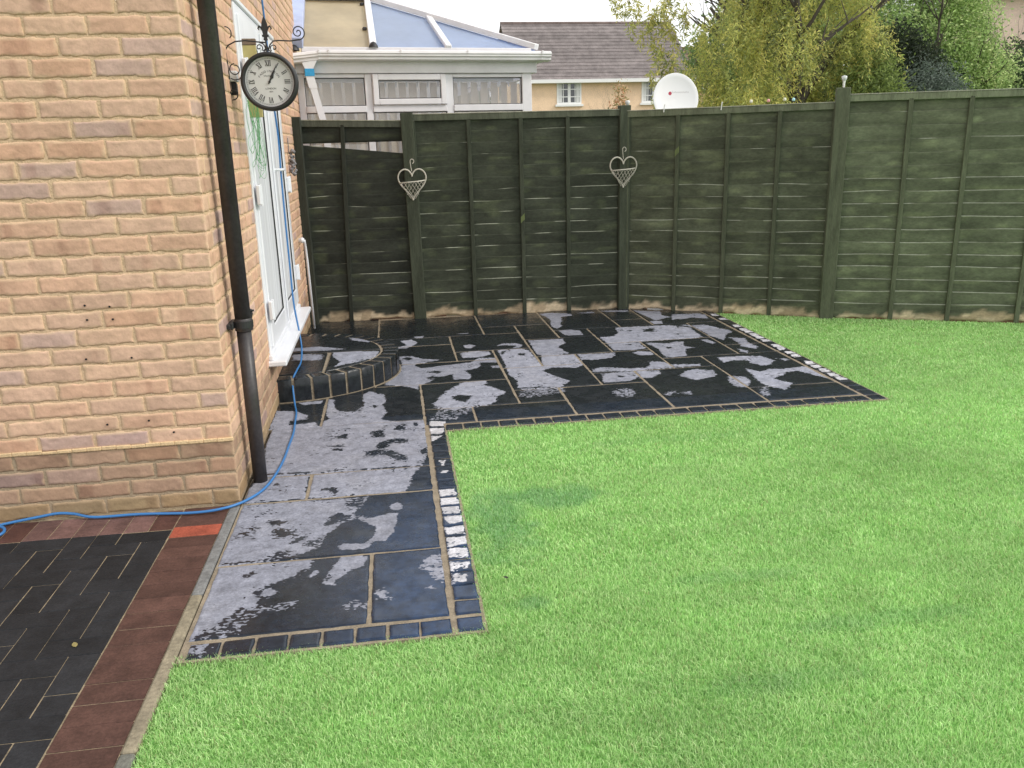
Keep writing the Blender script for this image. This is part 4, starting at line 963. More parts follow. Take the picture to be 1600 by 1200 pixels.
# blue cable
cb = MB()
P_ = [(-.742, 5.93, 3.4), (-.742, 5.93, 2.6), (-.739, 5.95, 2.30), (-.735, 5.93, 1.9), (-.730, 5.98, 1.62), (-.733, 5.96, 1.38), (-.728, 5.90, 1.12), (-.722, 5.85, .80), (-.715, 5.80, .52), (-.69, 5.74, .33), (-.675, 5.66, .22), (-.67, 5.50, .168), (-.675, 5.30, .166), (-.69, 5.16, .13), (-.675, 5.04, .02),
      (-.65, 4.88, .012), (-.638, 4.70, .011), (-.626, 4.50, .011), (-.627, 4.32, .011), (-.632, 4.02, .011), (-.665, 3.74, .011), (-.73, 3.585, .013), (-.82, 3.505, .015), (-.95, 3.494, .011), (-1.17, 3.525, .011), (-1.36, 3.53, .012), (-1.46, 3.575, .016), (-1.53, 3.58, .022), (-1.61, 3.575, .014), (-1.72, 3.54, .011), (-1.80, 3.49, .011), (-1.83, 3.44, .011), (-1.79, 3.40, .011), (-1.72, 3.40, .012), (-1.69, 3.44, .018), (-1.73, 3.49, .022), (-1.85, 3.50, .022), (-2.1, 3.49, .012), (-2.6, 3.46, .011), (-3.4, 3.4, .011)]
def smoothpath(P, k=6):
    P = [Vector(p) for p in P]; out = []
    for i in range(len(P)-1):
        p0, p1, p2, p3 = P[max(i-1, 0)], P[i], P[i+1], P[min(i+2, len(P)-1)]
        for j in range(k):
            t = j/k; out.append(.5*((2*p1)+(p2-p0)*t+(2*p0-5*p1+4*p2-p3)*t*t+(3*p1-p0-3*p2+p3)*t*t*t))
    out.append(P[-1]); return out
cb.tube(smoothpath(P_), .0062, 8)
tag(cb.build('blue_cable', M_blue, smooth=True), 'long blue cable hanging past the white doors and trailing over the slabs', 'cable')

# ---------------------------------------------------------------- heart wire baskets on the fence posts
def heart(name_loc, rz, label):
    h = empty('heart_basket', name_loc, rz); tag(h, label, 'wall basket', 'heart baskets on the fence posts')
    def hp(t): # heart outline, width about .24, height .235
        x = .0075*16*math.sin(t)**3; z = .0078*(13*math.cos(t)-5*math.cos(2*t)-2*math.cos(3*t)-math.cos(4*t)); 
        if z < 0: z *= 1.06
        return (x, z)
    b = MB(); pts = [(hp(t)[0], 0, hp(t)[1]) for t in np.linspace(0.0, 2*math.pi, 60)]; b.tube(pts, .0062, 7, cap=False); b.build('rim', M_cream, h, smooth=True)
    b = MB(); zb = .0; xw = .110
    b.tube([(-xw, -.0, zb-.008), (-xw*.8, -.035, zb-.006), (-xw*.35, -.065, zb-.002), (xw*.35, -.065, zb+.002), (xw*.8, -.035, zb+.006), (xw, 0, zb+.008)], .0050, 7)
    tip = Vector((0.004, -.006, -.134))
    for k_ in range(-6, 9, 2):
        for sgn in (1, -1):
            x0 = -xw*.95+ (k_+6)*(xw*1.9/14); bow = -.067*(1-(x0/xw)**2)**.6
            # a slanting wire down to the side of the heart
            x1 = x0+sgn*.07; tt = 1.0
            # intersect with outline limit |x| < edge(z)
            pts = []
            for q in range(9):
                u = q/8; z = zb-u*.128; x = x0+sgn*u*.085; ed_ = .112*(1-((-z)/.139))**.62 if z > -.139 else 0
                if abs(x) > ed_: break
                pts.append((x, bow*(1-u)-.0, z))
            if len(pts) > 1: b.tube(pts, .0023, 5)
    b.build('basket', M_cream, h)
    b = MB(); pts = [(0, 0, .078), (-.006, -.004, .11), (-.010, -.006, .150)]+[(-.010+.016-.016*math.cos(a), -.006, .152+.016*math.sin(a)) for a in np.linspace(.2, 4.6, 14)]
    b.tube(pts, .0032, 6); b.build('hook', M_cream, h); h.scale = (1.02, 1, 1.14)
    return h
heart((.185, 7.585, 1.235), 0, 'cream wire heart basket hanging on the dark post between the narrow and wide fence panels')
heart((2.075, 7.51, 1.285), 0, 'cream wire heart basket hanging on the post where the fence turns beside the satellite dish')

# ---------------------------------------------------------------- small things on the fence top
def solar(loc, label):
    s = empty('solar_light', loc); tag(s, label, 'solar light', 'solar lights on the fence posts')
    b = MB(); b.lathe([(.008, 0), (.010, .04), (.012, .05)], None, 10); b.lathe([(.003, -.05), (.006, 0)], None, 8); b.build('stem', M_white, s, smooth=True)
    b = MB(); b.lathe([(.012, .05), (.02, .062), (.022, .085), (.0002, .092)], None, 12); b.build('lamp_head', mat('clear_plastic', (.6, .62, .62), .15), s, smooth=True)
    return s
solar((2.15, 7.66, 1.79), 'tiny solar light rising behind the post where the fence turns')
solar((3.70, 6.73, 1.90), 'tiny solar light on top of the tall post beside the higher fence panel')
def on_top(u, i, z):
    a = Vector((*FP[i], 0)); bb = Vector((*FP[i+1], 0)); dv = (bb-a).normalized(); nv = Vector((dv.y, -dv.x, 0)); return a+dv*u+nv*.03+Vector((0, 0, z))
for u, col, lab, dz in ((1.10, (.75, .72, .6), 'pale cream bulb at the left end of the row on the fence top', 0), (1.24, (.75, .35, .33), 'pink bulb of a light string on the fence top', 0), (1.37, (.7, .7, .55), 'yellowish white bulb beside the blue one on the fence top', .004), (1.44, (.45, .72, .78), 'light blue bulb of a light string on the fence top', 0)):
    q = on_top(u, 2, 1.775+.066-.045+.0); b = MB(); b.lathe([(.0002, 0), (.010, .001), (.014, .010), (.011, .022), (.0002, .028)], Matrix.Translation((0, 0, .012)), 10)
    o = b.build('string_light', mat('bulb', col, .3)); o.location = q+Vector((0, 0, dz)); tag(o, lab, 'bulb', 'string lights along the fence top')
for u, i, lab in ((.37, 2, 'white hook over the fence top in front of the satellite dish'), (.86, 2, 'white hook over the fence top right of the satellite dish')):
    q = on_top(u, i, 1.79); b = MB(); b.bbox(-.004, .004, -.028, -.024, -.03, .035, .001); b.bbox(-.004, .004, -.028, .02, .032, .036, .001); o = b.build('fence_hook', M_white); o.location = q; o.rotation_euler = (0, .1, -.5); tag(o, lab, 'hook', 'hooks over the fence top')

# ---------------------------------------------------------------- neighbour's conservatory
TH = R(9); con = empty('conservatory', (-.86, 8.45, 0), TH); tag(con, 'white conservatory with blue tinted roof panels and vertical blinds behind the fence', 'conservatory')
DEP = 2.6; W = 2.36
b = MB(); b.box(.05, W, .02, .12, -.1, .75); b.box(W-.12, W, .1202, DEP, -.1, .75); b.build('dwarf_wall', mat('cream_brick', (.6, .42, .28), .9, var=.2, vscale=10), con)
b = MB()
def bar(x0, x1, z0, z1, y0=-.0, y1=.07): b.bbox(x0, x1, y0, y1, z0, z1, .004)
bar(.05, .115, .75, 2.215); bar(W-.10, W+.0, .75, 2.24, -.006, .09); bar(.68, .745, .7502, 2.2148); bar(1.475, 1.545, .7502, 2.2148)
for x0, x1 in ((.1152, .6798), (.7452, 1.4748), (1.5452, W-.1002)):
    bar(x0, x1, 2.18, 2.2146); bar(x0, x1, 1.865, 1.925, -.012, .07); bar(x0, x1, .75, .82)
for x in (W-.0,):
    for y0 in (.0902, .85, 1.6, 2.45): b.bbox(x-.07, x-.003, y0, y0+.07, .75, 2.235, .004)
    b.bbox(x-.06, x-.004, .16, 2.52, .7502, .81, .004); b.bbox(x-.06, x-.004, .16, 2.52, 1.87, 1.93, .004); b.bbox(x-.06, x-.004, .16, 2.52, 2.17, 2.236, .004)
fr = b.build('window_frame', M_upvc_old, con)
b = MB(); b.bbox(-.01, W+.05, -.03, .10, 2.217, 2.335, .005); b.bbox(W-.06, W+.05, .1002, DEP, 2.2402, 2.335, .005); b.build('fascia', M_upvc_old, con)
# opening top light
b = MB(); frame_y = lambda x0, x1, z0, z1, w_, ya, yb: (b.bbox(x0, x0+w_, ya, yb, z0, z1, .006), b.bbox(x1-w_, x1, ya, yb, z0, z1, .006), b.bbox(x0+w_, x1-w_, ya+.001, yb, z0, z0+w_, .006), b.bbox(x0+w_, x1-w_, ya+.001, yb, z1-w_, z1, .006))
frame_y(.75, 1.47, 1.93, 2.21, .055, -.035, .0); sash = b.build('top_light', M_upvc_old, con)
def pane(x0, x1, z0, z1, y=.02, parent=con):
    g_ = MB(); g_.box(x0, x1, y, y+.012, z0, z1); o = g_.build('pane', M_cglass, parent)
    k_ = MB(); t = .007
    for a in ((x0, x1, z0, z0+t), (x0, x1, z1-t, z1), (x0, x0+t, z0+t, z1-t), (x1-t, x1, z0+t, z1-t)): k_.box(a[0], a[1], y-.003, y-.0002, a[2], a[3])
    k_.build('gasket', M_gasket, o); return o
M_cglass = bpy.data.materials.new('clear_glass'); M_cglass.use_nodes = True
_n = M_cglass.node_tree; _b = _n.nodes['Principled BSDF']; _t = _n.nodes.new('ShaderNodeBsdfTransparent'); _t.inputs[0].default_value = (.94, .94, .94, 1); _m = _n.nodes.new('ShaderNodeMixShader'); _f = _n.nodes.new('ShaderNodeValue'); _f.outputs[0].default_value = .06
_g = _n.nodes.new('ShaderNodeBsdfGlossy'); _g.inputs['Roughness'].default_value = .02
_n.links.new(_f.outputs[0], _m.inputs[0]); _n.links.new(_t.outputs[0], _m.inputs[1]); _n.links.new(_g.outputs[0], _m.inputs[2]); _n.links.new(_m.outputs[0], _n.nodes['Material Output'].inputs['Surface'])
pane(.116, .679, 1.926, 2.179); pane(.806, 1.414, 1.986, 2.154, -.02, sash); pane(1.546, W-.101, 1.926, 2.179)
for x0, x1 in ((.116, .679), (.746, 1.474), (1.546, W-.101)): pane(x0, x1, .82, 1.864)
for y0, y1 in ((.161, .849), (.921, 1.599), (1.671, 2.449)):
    for z0, z1 in ((.811, 1.869), (1.931, 2.169)):
        g_ = MB(); g_.box(W-.04, W-.028, y0, y1, z0, z1); g_.build('pane', M_cglass, con)
# vertical blinds: slats hanging inside
M_blind = mat('beige_blind', (.84, .79, .72), .9, var=.06, vscale=8); add_translucent(M_blind, .5)
b = MB(); rr = random.Random(4)
for k_ in range(21):
    x = .12+k_*.105; a = R(24+rr.uniform(-5, 5)); T_ = Matrix.Translation((x, .16, 0)) @ Matrix.Rotation(a, 4, 'Z'); f_ = rr.uniform(.85, 1.1)
    b.box(-.044, .044, -.0008, .0008, .85, 2.145, T_)
for y in [.35+.11*i for i in range(19)]:
    T_ = Matrix.Translation((W-.2, y, 0)) @ Matrix.Rotation(R(60), 4, 'Z'); b.box(-.044, .044, -.0008, .0008, .85, 2.145, T_)
b.build('blinds', M_blind, con)
b = MB(); b.bbox(.1, W-.15, .13, .19, 2.15, 2.185, .003); 
for k_ in range(20): b.bbox(.15+k_*.105, .168+k_*.105, .113, .12, 2.10, 2.15, .001)
b.build('blind_rail', M_upvc, con)
b = MB(); b.box(.0, W-.1, DEP-.02, DEP, 0, 2.5); b.box(.0, W-.1, .3, DEP-.03, -.1, .02); b.box(-.02, .0, .1, DEP, 0, 3.2); b.build('inner_wall', mat('room_wall', (.85, .82, .78), .9), con)
# gutter with a moulded profile and brackets
b = MB(); prof = [(-.155, 2.405), (-.160, 2.385), (-.152, 2.375), (-.152, 2.362), (-.135, 2.352), (-.135, 2.332), (-.115, 2.322), (-.03, 2.32)]
def gut(x0, x1, dz0=0, dz1=0, mb=b):
    n = len(prof); vs = [(x0, y, z+dz0) for y, z in prof]+[(x1, y, z+dz1) for y, z in prof]+[(x0, y*.93-.002, z+.006+dz0) for y, z in prof]+[(x1, y*.93-.002, z+.006+dz1) for y, z in prof]
    mb.add(vs, [(i, n+i, n+i+1, i+1) for i in range(n-1)]+[(2*n+i+1, 3*n+i+1, 3*n+i, 2*n+i) for i in range(n-1)]+[(0, 2*n, 3*n, n)])
gut(.285, W+.16); gut(.02, .285, -.03, 0)
b.prism([(p_[0], p_[1]) for p_ in prof]+[(-.03, 2.405)], 0, .006, Matrix(((0, 0, 1, W+.16), (1, 0, 0, 0), (0, 1, 0, 0), (0, 0, 0, 1))))
b.bbox(W+.05, W+.158, -.03, DEP, 2.325, 2.405, .01)
b.build('gutter', M_upvc_old, con)
for x in (.26, .35, 1.02, 1.67, W+.07):
    b = MB(); b.add([(x-.008+q*.016, y*1.03-.003, z) for q in (0, 1) for y, z in prof], [(i, len(prof)+i, len(prof)+i+1, i+1) for i in range(len(prof)-1)]); b.bbox(x-.009, x+.009, -.166, -.150, 2.395, 2.415, .003); b.build('gutter_bracket', M_upvc_old, con)
# swan neck and leaning downpipe
b = MB(); b.prism([(.10, 2.30), (.245, 2.335), (.22, 2.29), (.195, 2.245), (.13, 2.235), (.115, 2.27)], -.13, -.06, Matrix(((1, 0, 0, 0), (0, 0, 1, 0), (0, 1, 0, 0), (0, 0, 0, 1))))
def slant(x0, z0, x1, z1, w_, y0=-.13, y1=-.065):
    b.prism([(x0-w_/2, z0), (x0+w_/2, z0), (x1+w_/2, z1), (x1-w_/2, z1)], y0, y1, Matrix(((1, 0, 0, 0), (0, 0, 1, 0), (0, 1, 0, 0), (0, 0, 0, 1))))
slant(.163, 2.185, .185, 2.08, .075); slant(.186, 2.0798, .27, 1.70, .062, -.127, -.068); slant(.27, 1.6998, .27, 0, .062, -.127, -.068); pd = b.build('rainwater_pipe', M_upvc, con)
b = MB(); slant(.163, 2.250, .163, 2.186, .085, -.135, -.06); b.build('blue_tape', mat('blue_tape', (.03, .32, .62), .5, var=.2, vscale=60), pd)
# roof: front slope, hip and ridge
EZ = 2.43; RZ = 3.06; RY = 1.32; RX = .98; SH = .17; EX = W+.03
M_poly_b = mat('blue_polycarbonate', (.76, .84, .98), .35, var=.06, vscale=3, spec=.4); M_poly_c = mat('ivory_polycarbonate', (.88, .81, .66), .4, var=.12, vscale=2.5, spec=.3); add_translucent(M_poly_b, .7); add_translucent(M_poly_c, .7)
for m_, c_ in ((M_poly_b, (.62, .76, 1, 1)), (M_poly_c, (.95, .88, .72, 1))):
    n_ = m_.node_tree; o_ = n_.nodes['Material Output']; s_ = o_.inputs['Surface'].links[0].from_socket; t_ = n_.nodes.new('ShaderNodeBsdfTransparent'); t_.inputs[0].default_value = c_; x_ = n_.nodes.new('ShaderNodeMixShader'); x_.inputs[0].default_value = .12
    n_.links.new(s_, x_.inputs[1]); n_.links.new(t_.outputs[0], x_.inputs[2]); n_.links.new(x_.outputs[0], o_.inputs['Surface'])
A_ = Vector((.0, -.04, EZ)); B_ = Vector((EX, -.04, EZ)); RR = Vector((RX, RY, RZ)); RL = Vector((.0, RY, RZ))
def lerp(a, b_, t): return a+(b_-a)*t
XB = .775
def slab3(pts, th, name, m, parent=con):
    n_ = (pts[1]-pts[0]).cross(pts[2]-pts[0]).normalized(); 
    if n_.z < 0: n_ = -n_
    mb = MB(); n = len(pts); mb.add([tuple(p_) for p_ in pts]+[tuple(p_-n_*th) for p_ in pts], [tuple(range(n)), tuple(range(n, 2*n))[::-1]]+[(i, n+i, n+(i+1) % n, (i+1) % n) for i in range(n)]); return mb.build(name, m, parent)
slab3([Vector((.12, -.04, EZ)), Vector((XB, -.04, EZ)), Vector((XB+SH, RY, RZ)), Vector((.12+SH, RY, RZ))], .02, 'roof_panel', M_poly_c)
x2 = 1.50; tt = (x2-RX)/(EX-RX); h2 = lerp(RR, B_, tt)
slab3([Vector((XB+.004, -.04, EZ)), Vector((x2, -.04, EZ)), h2, RR, Vector((XB+SH+.004, RY, RZ))], .02, 'roof_panel', M_poly_b)
slab3([Vector((x2+.004, -.04, EZ)), B_, h2+Vector((.004, 0, 0))], .02, 'roof_panel', M_poly_b)
slab3([B_+Vector((0, .004, 0)), Vector((EX, DEP, EZ)), Vector((EX-.0, DEP, EZ+.02)), RR+Vector((.006, .006, 0))], .02, 'roof_panel', M_poly_b)
slab3([RL+Vector((0, .01, 0)), RR+Vector((0, .01, 0)), Vector((EX, DEP, EZ)), Vector((0, DEP, EZ))], .02, 'roof_panel', M_poly_c)
def gb(p0, p1, w_, h_, name='glazing_bar', m=M_upvc_old):
    d_ = (p1-p0); L_ = d_.length; T_ = Matrix.Translation(p0) @ d_.to_track_quat('Y', 'Z').to_matrix().to_4x4(); mb = MB(); mb.bbox(-w_/2, w_/2, -.01, L_, .004, h_, .006, T_); return mb.build(name, m, con)
gb(Vector((XB, -.06, EZ)), Vector((XB+SH, RY, RZ)), .065, .045); gb(Vector((x2, -.06, EZ)), h2, .06, .045); gb(B_, RR, .09, .06, 'hip_bar'); gb(Vector((-.02, RY, RZ+.01)), RR, .16, .08, 'ridge', mat('grey_ridge', (.2, .2, .21), .6))
gb(Vector((.03, -.06, EZ)), Vector((.03+SH, RY+.05, RZ+.02)), .20, .10, 'wall_flashing', mat('blue_grey_flashing', (.40, .46, .66), .6, var=.12, vscale=9))
b = MB(); b.bbox(.11, EX-.05, -.075, -.045, EZ-.03, EZ+.015, .004); b.build('eaves_trim', M_upvc_old, con)
b = MB(); b.bbox(.10, W, -.03, .02, EZ-.06, EZ-.031, .002); b.build('eaves_gap', mat('grey_lead', (.16, .16, .17), .8, var=.4, vscale=30), con)
for (x, y, z, r_) in ((XB, -.075, EZ+.01, .04), (.04, -.07, EZ-.02, .05)):
    b = MB(); b.lathe([(r_*1.1, 0), (r_, .02), (r_*.6, .045), (.0005, .055)], Matrix.Translation((x, y, z)), 14); b.build('end_cap', M_gasket, con, smooth=True)
b = MB(); q = lerp(Vector((XB-.05, -.04, EZ)), Vector((XB-.05+SH, RY, RZ)), .36); b.bbox(q.x-.03, q.x+.01, q.y-.03, q.y+.03, q.z, q.z+.03, .006); b.build('roof_clip', M_gasket, con); b = MB(); q = lerp(Vector((XB-.05, -.04, EZ)), Vector((XB-.05+SH, RY, RZ)), .9); b.bbox(q.x-.03, q.x+.01, q.y-.03, q.y+.03, q.z, q.z+.03, .006); b.build('roof_clip', M_gasket, con)
b = MB(); b.bbox(RX-.06, RX+.10, RY-.08, RY+.08, RZ+.06, RZ+.10, .01); b.build('ridge_end', mat('dark_cap', (.12, .12, .13), .6), con)

# ---------------------------------------------------------------- satellite dish
ds = empty('satellite_dish', (4.23, 12.5, -.12)); tag(ds, 'white satellite dish with a small red mark standing behind the fence', 'satellite dish')
b = MB(); T_ = Matrix.Translation((0, 0, 2.24)) @ Matrix.Rotation(R(-8), 4, 'Z') @ Matrix.Rotation(R(90-16), 4, 'X') @ Matrix.Diagonal((1, 1.12, 1, 1))
b.lathe([(.0005, .0), (.1, -.0+.004), (.2, .018), (.28, .038), (.325, .055), (.332, .052), (.325, .045), (.28, .028), (.2, .008), (.0005, -.01)], T_, 48)
dish = b.build('reflector', mat('dish_white', (.82, .82, .82), .5, spec=.3), ds, smooth=True)
b = MB(); b.tube([(0, .12, 0), (0, .12, 2.3)], .025, 12); b.tube([(0, .12, 2.2), (0, .02, 2.24)], .03, 8); b.build('mast', mat('galvanised', (.4, .4, .41), .5, metal=.5), ds)
b = MB(); b.tube([(0, -.0, 1.87), (0, -.45, 1.88)], .012, 8); b.tube([(0, -.44, 1.88), (0, -.5, 1.97)], .03, 10); b.build('feed_arm', mat('grey_arm', (.45, .45, .46), .5), ds)
b = MB(); b.lathe([(.0003, .025), (.026, .024)], Matrix.Translation((-.118, -.092, 2.318)) @ TOY, 14); b.build('red_mark', mat('red_print', (.5, .06, .1), .5), dish)
b = MB(); rr = random.Random(12)
for k_ in range(12):
    x = -.085+k_*.0215; h_ = .034 if k_ == 0 else rr.choice((.018, .018, .026)); z0_ = 2.322; w_ = .004
    b.box(x, x+w_, -.1145, -.1125, z0_, z0_+h_); b.box(x+.010, x+.010+w_, -.1145, -.1125, z0_, z0_+.018); zz = z0_+rr.choice((0, .007, .014)); b.box(x+w_, x+.010, -.1143, -.1127, zz, zz+.004)
b.build('worn_print', mat('grey_print', (.5, .47, .48), .6), dish)

# ---------------------------------------------------------------- far houses
M_net = mat('net_curtain', (.7, .7, .68), .9)
def tiles_mat(name, c):
    m = mat(name, c, .85, var=.3, vscale=1.3, fine=.2, spec=.1); return m
def house_far(name, loc, rz, W_, D_, He, Hr, label, wins, ridge_over=.25, wallc=(.85, .62, .42), roofc=(.20, .175, .17), rows=17):
    h = empty(name, loc, rz); tag(h, label, 'house')
    b = MB(); b.box(0, W_, 0, D_, 0, He); b.prism([(0, He), (D_, He), (D_/2, Hr-.1)], .02, W_-.02, Matrix(((0, 0, 1, 0), (1, 0, 0, 0), (0, 1, 0, 0), (0, 0, 0, 1))))
    b.build('wall', mat('cream_render_brick', wallc, .9, var=.1, vscale=2, fine=.12), h)
    b = MB(); o_ = .35; rise = Hr-He; run = D_/2+o_
    for i in range(rows):
        for sgn in (0, 1):
            t0, t1 = i/rows, (i+1)/rows+.012; y0 = -o_+run*t0; y1 = -o_+run*t1; z0 = He-.1+(rise+.15)*t0; z1 = He-.1+(rise+.15)*t1
            if sgn: y0, y1 = D_-y0, D_-y1
            e = .05
            f_ = rnd.uniform(.88, 1.12); b.col = (f_, f_, f_*.99)
            vs = [(-ridge_over, y0, z0+e), (W_+ridge_over, y0, z0+e), (W_+ridge_over, y1, z1+e*.2), (-ridge_over, y1, z1+e*.2), (-ridge_over, y0, z0), (W_+ridge_over, y0, z0), (W_+ridge_over, y1, z1-.1), (-ridge_over, y1, z1-.1)]
            b.add(vs, [(0, 1, 2, 3), (4, 7, 6, 5), (0, 4, 5, 1), (1, 5, 6, 2), (3, 2, 6, 7), (0, 3, 7, 4)])
    b.col = (.9, .8, .75); b.tube([(-ridge_over, D_/2, Hr+.03), (W_+ridge_over, D_/2, Hr+.03)], .11, 8)
    b.build('roof', mat(name+'_tiles', roofc, .85, var=.3, vscale=2.2, fine=.25, spec=.1, usecol=True, stretch=(1, 1, 1)), h)
    b = MB(); b.box(-ridge_over, W_+ridge_over, -o_-.04, -o_-.01, He-.19, He-.03); b.box(-ridge_over, W_+ridge_over, -o_-.01, -.002, He-.19, He-.17); b.build('fascia', M_white, h)
    for (x0, x1, z0, z1) in wins:
        b = MB(); fw = .09
        b.box(x0, x0+fw, -.05, .02, z0, z1); b.box(x1-fw, x1, -.05, .02, z0, z1); b.box(x0+fw, x1-fw, -.05, .02, z0, z0+fw); b.box(x0+fw, x1-fw, -.05, .02, z1-fw, z1); xm = (x0+x1)/2; b.box(xm-.07, xm+.07, -.052, .02, z0+fw, z1-fw)
        for q in (1, 2): zz = z0+(z1-z0)*q/3; b.box(x0+fw, xm-.07, -.045, .0, zz-.02, zz+.02); b.box(xm+.07, x1-fw, -.045, .0, zz-.02, zz+.02)
        for xc in ((x0+fw+xm-.07)/2, (x1-fw+xm+.07)/2): b.box(xc-.018, xc+.018, -.044, .0, z0+fw, z1-fw)
        b.box(x0-.08, x1+.08, -.12, .0, z0-.1, z0-.001)
        wf = b.build('window', M_white, h)
        b = MB(); b.box(x0+.02, x1-.02, -.02, -.004, z0+.02, z1-.02); b.build('pane', M_glass, wf)
        for xa, xb in ((x0+.1, x0+.26), (x1-.26, x1-.1)): b = MB(); b.box(xa, xb, -.0238, -.0205, z0+.1, z1-.1); b.build('curtain', M_net, wf)
    return h
house_far('far_house', (6.4, 42, -1.5), R(2), 8.6, 7.0, 6.12, 9.05, 'cream house with brown tiled roof and white cottage windows beyond the conservatory', [(1.85, 3.08, 4.96, 6.0), (6.15, 7.4, 4.96, 6.0)])
house_far('brown_roof_house', (14.3, 52, -1.5), R(4), 12, 7.5, 6.3, 8.9, 'house with a brown tiled roof mostly hidden behind the yellow willow', [(2, 3.2, 4.5, 5.6)], roofc=(.16, .11, .095))
h3 = house_far('cream_gable_house', (21.9, 30, -1.0), R(-22), 9, 8, 7.4, 10.2, 'pale cream house at the top right behind the green tree', [(3.0, 4.2, 4.6, 5.7)], wallc=(.72, .55, .45), roofc=(.1, .085, .085))
bw = MB(); bw.box(0, 4.5, 0, .22, -.12, 2.15); o = bw.build('garden_wall', mat('red_garden_brick', (.38, .2, .14), .9, var=.25, vscale=8, fine=.2)); o.location = (6.6, 19, 0); tag(o, 'red brick garden wall glimpsed below the willow right of the satellite dish', 'wall')
# ---------------------------------------------------------------- trees and shrubs
def leaves(centers, radii, n, size, aspect, palette, weights, seed, droop=0., parent=None, name='crown', clump=40, mclump=.35, hang=None, thin=None, gain=1.35):
    """leaf sized faces gathered into clumps spread through ellipsoids"""
    r_ = np.random.RandomState(seed); centers = np.array(centers, float); radii = np.array(radii, float)
    vol = radii.prod(1)**(2/3.); ncl = max(1, n//clump); ci = r_.choice(len(centers), ncl, p=vol/vol.sum())
    dv = r_.normal(size=(ncl, 3)); dv /= np.linalg.norm(dv, axis=1)[:, None]; rad = r_.uniform(.45, 1.06, ncl)**.6
    cc = centers[ci]+dv*rad[:, None]*radii[ci]
    if thin is not None:
        k_ = ~((np.abs(cc[:, 0]-thin[0]) < thin[1]) & (cc[:, 1] < .15) & (cc[:, 2] > thin[2]) & (r_.rand(ncl) < .8)); cc = cc[k_]; ncl = len(cc)
    N = ncl*clump; idx = np.repeat(np.arange(ncl), clump); off = r_.normal(size=(N, 3))*mclump*r_.uniform(.5, 1.3, ncl)[idx, None]
    if hang:       # strands: leaves follow a hanging line
        t = r_.uniform(0, 1, N); L_ = r_.uniform(hang*.4, hang*1.3, ncl)[idx]; sway = r_.normal(size=(ncl, 2))[idx]*.35
        off = np.stack([sway[:, 0]*t*L_*.7, sway[:, 1]*t*L_*.7, -t*L_], 1)+r_.normal(size=(N, 3))*mclump*.22
    P = cc[idx]+off
    L = size*r_.uniform(.6, 1.4, N); Wd = L*aspect
    ax = r_.normal(size=(N, 3)); ax[:, 2] = ax[:, 2]*(1-droop)-droop*1.6; ax /= np.linalg.norm(ax, axis=1)[:, None]
    sd = np.cross(ax, r_.normal(size=(N, 3))); sd /= np.linalg.norm(sd, axis=1)[:, None]
    nrm = np.cross(ax, sd)
    a = P; b = P+ax*L[:, None]*.45+sd*Wd[:, None]*.5+nrm*L[:, None]*.06; c = P+ax*L[:, None]; d_ = P+ax*L[:, None]*.45-sd*Wd[:, None]*.5+nrm*L[:, None]*.06
    V = np.stack([a, b, c, d_], 1).reshape(-1, 3); Q = np.arange(N*4).reshape(N, 4)
    pal = np.array(palette); k = r_.choice(len(pal), ncl, p=np.array(weights)/sum(weights))[idx]; k2 = r_.choice(len(pal), N, p=np.array(weights)/sum(weights)); mixm = r_.rand(N)[:, None] < .3
    col = gain*np.where(mixm, pal[k2], pal[k])*r_.uniform(.75, 1.25, N)[:, None]*r_.uniform(.85, 1.15, ncl)[idx, None]
    o = np_mesh(name, V, Q, np.repeat(col, 4, 0), [M_leaf], parent=parent); return o
def limbs(parent, base, h, r0, n, spread, seed, top=None, name='trunk'):
    rr = random.Random(seed); b = MB(); base = Vector(base)
    def branch(p, d_, L_, r_, depth):
        pts = [p.copy()]; rs_ = [r_]; q = p.copy(); dd = d_.copy(); k = 6
        for i in range(k):
            dd = (dd+Vector((rr.uniform(-.18, .18), rr.uniform(-.18, .18), rr.uniform(-.05, .12)))).normalized(); q = q+dd*L_/k; pts.append(q.copy()); rs_.append(r_*(1-.75*(i+1)/k))
        b.tube(pts, rs_, 7 if depth < 2 else 5)
        if depth < 3:
            for j in range(n if depth == 0 else 4):
                t = rr.uniform(.35, 1); i = min(int(t*k), k-1); a = rr.uniform(0, 6.28); nd = (dd*.5+Vector((math.cos(a)*spread, math.sin(a)*spread, rr.uniform(.1, .7)))).normalized(); branch(pts[i], nd, L_*rr.uniform(.45, .7), rs_[i]*.6, depth+1)
    branch(base, Vector((0, 0, 1)), h, r0, 0)
    b.build(name, M_bark, parent)
# yellowing willow
wl = empty('willow_tree', (6.55, 13.2, -.12)); tag(wl, 'yellow green willow with drooping narrow leaves behind the fence and satellite dish', 'tree')
limbs(wl, (.25, 0, 0), 4.2, .24, 9, .7, 3)
yl = [(.40, .385, .12), (.34, .355, .11), (.25, .28, .09), (.18, .205, .075), (.45, .40, .13), (.11, .13, .06)]
cs = [(-1.4, -.2, 3.2), (-1.75, .1, 2.45), (-1.1, -.5, 2.35), (-.55, -.4, 3.1), (-.35, 0, 4.0), (.55, .1, 3.5), (.6, .1, 2.7), (.15, .7, 2.5), (.7, .2, 4.2), (-.9, .2, 3.9), (.9, -.1, 3.2), (.75, 0, 2.3), (0, 0, 5.0), (-.35, .5, 2.2), (-1.2, 0, 2.1)]
rd = [(.45, .6, .45), (.55, .6, .4), (.6, .6, .45), (.55, .6, .55), (.6, .7, .6), (.6, .6, .55), (.55, .6, .5), (.6, .6, .5), (.6, .6, .6), (.4, .5, .4), (.45, .5, .45), (.5, .5, .4), (1.2, 1.2, .8), (.7, .6, .5), (.5, .5, .4)]
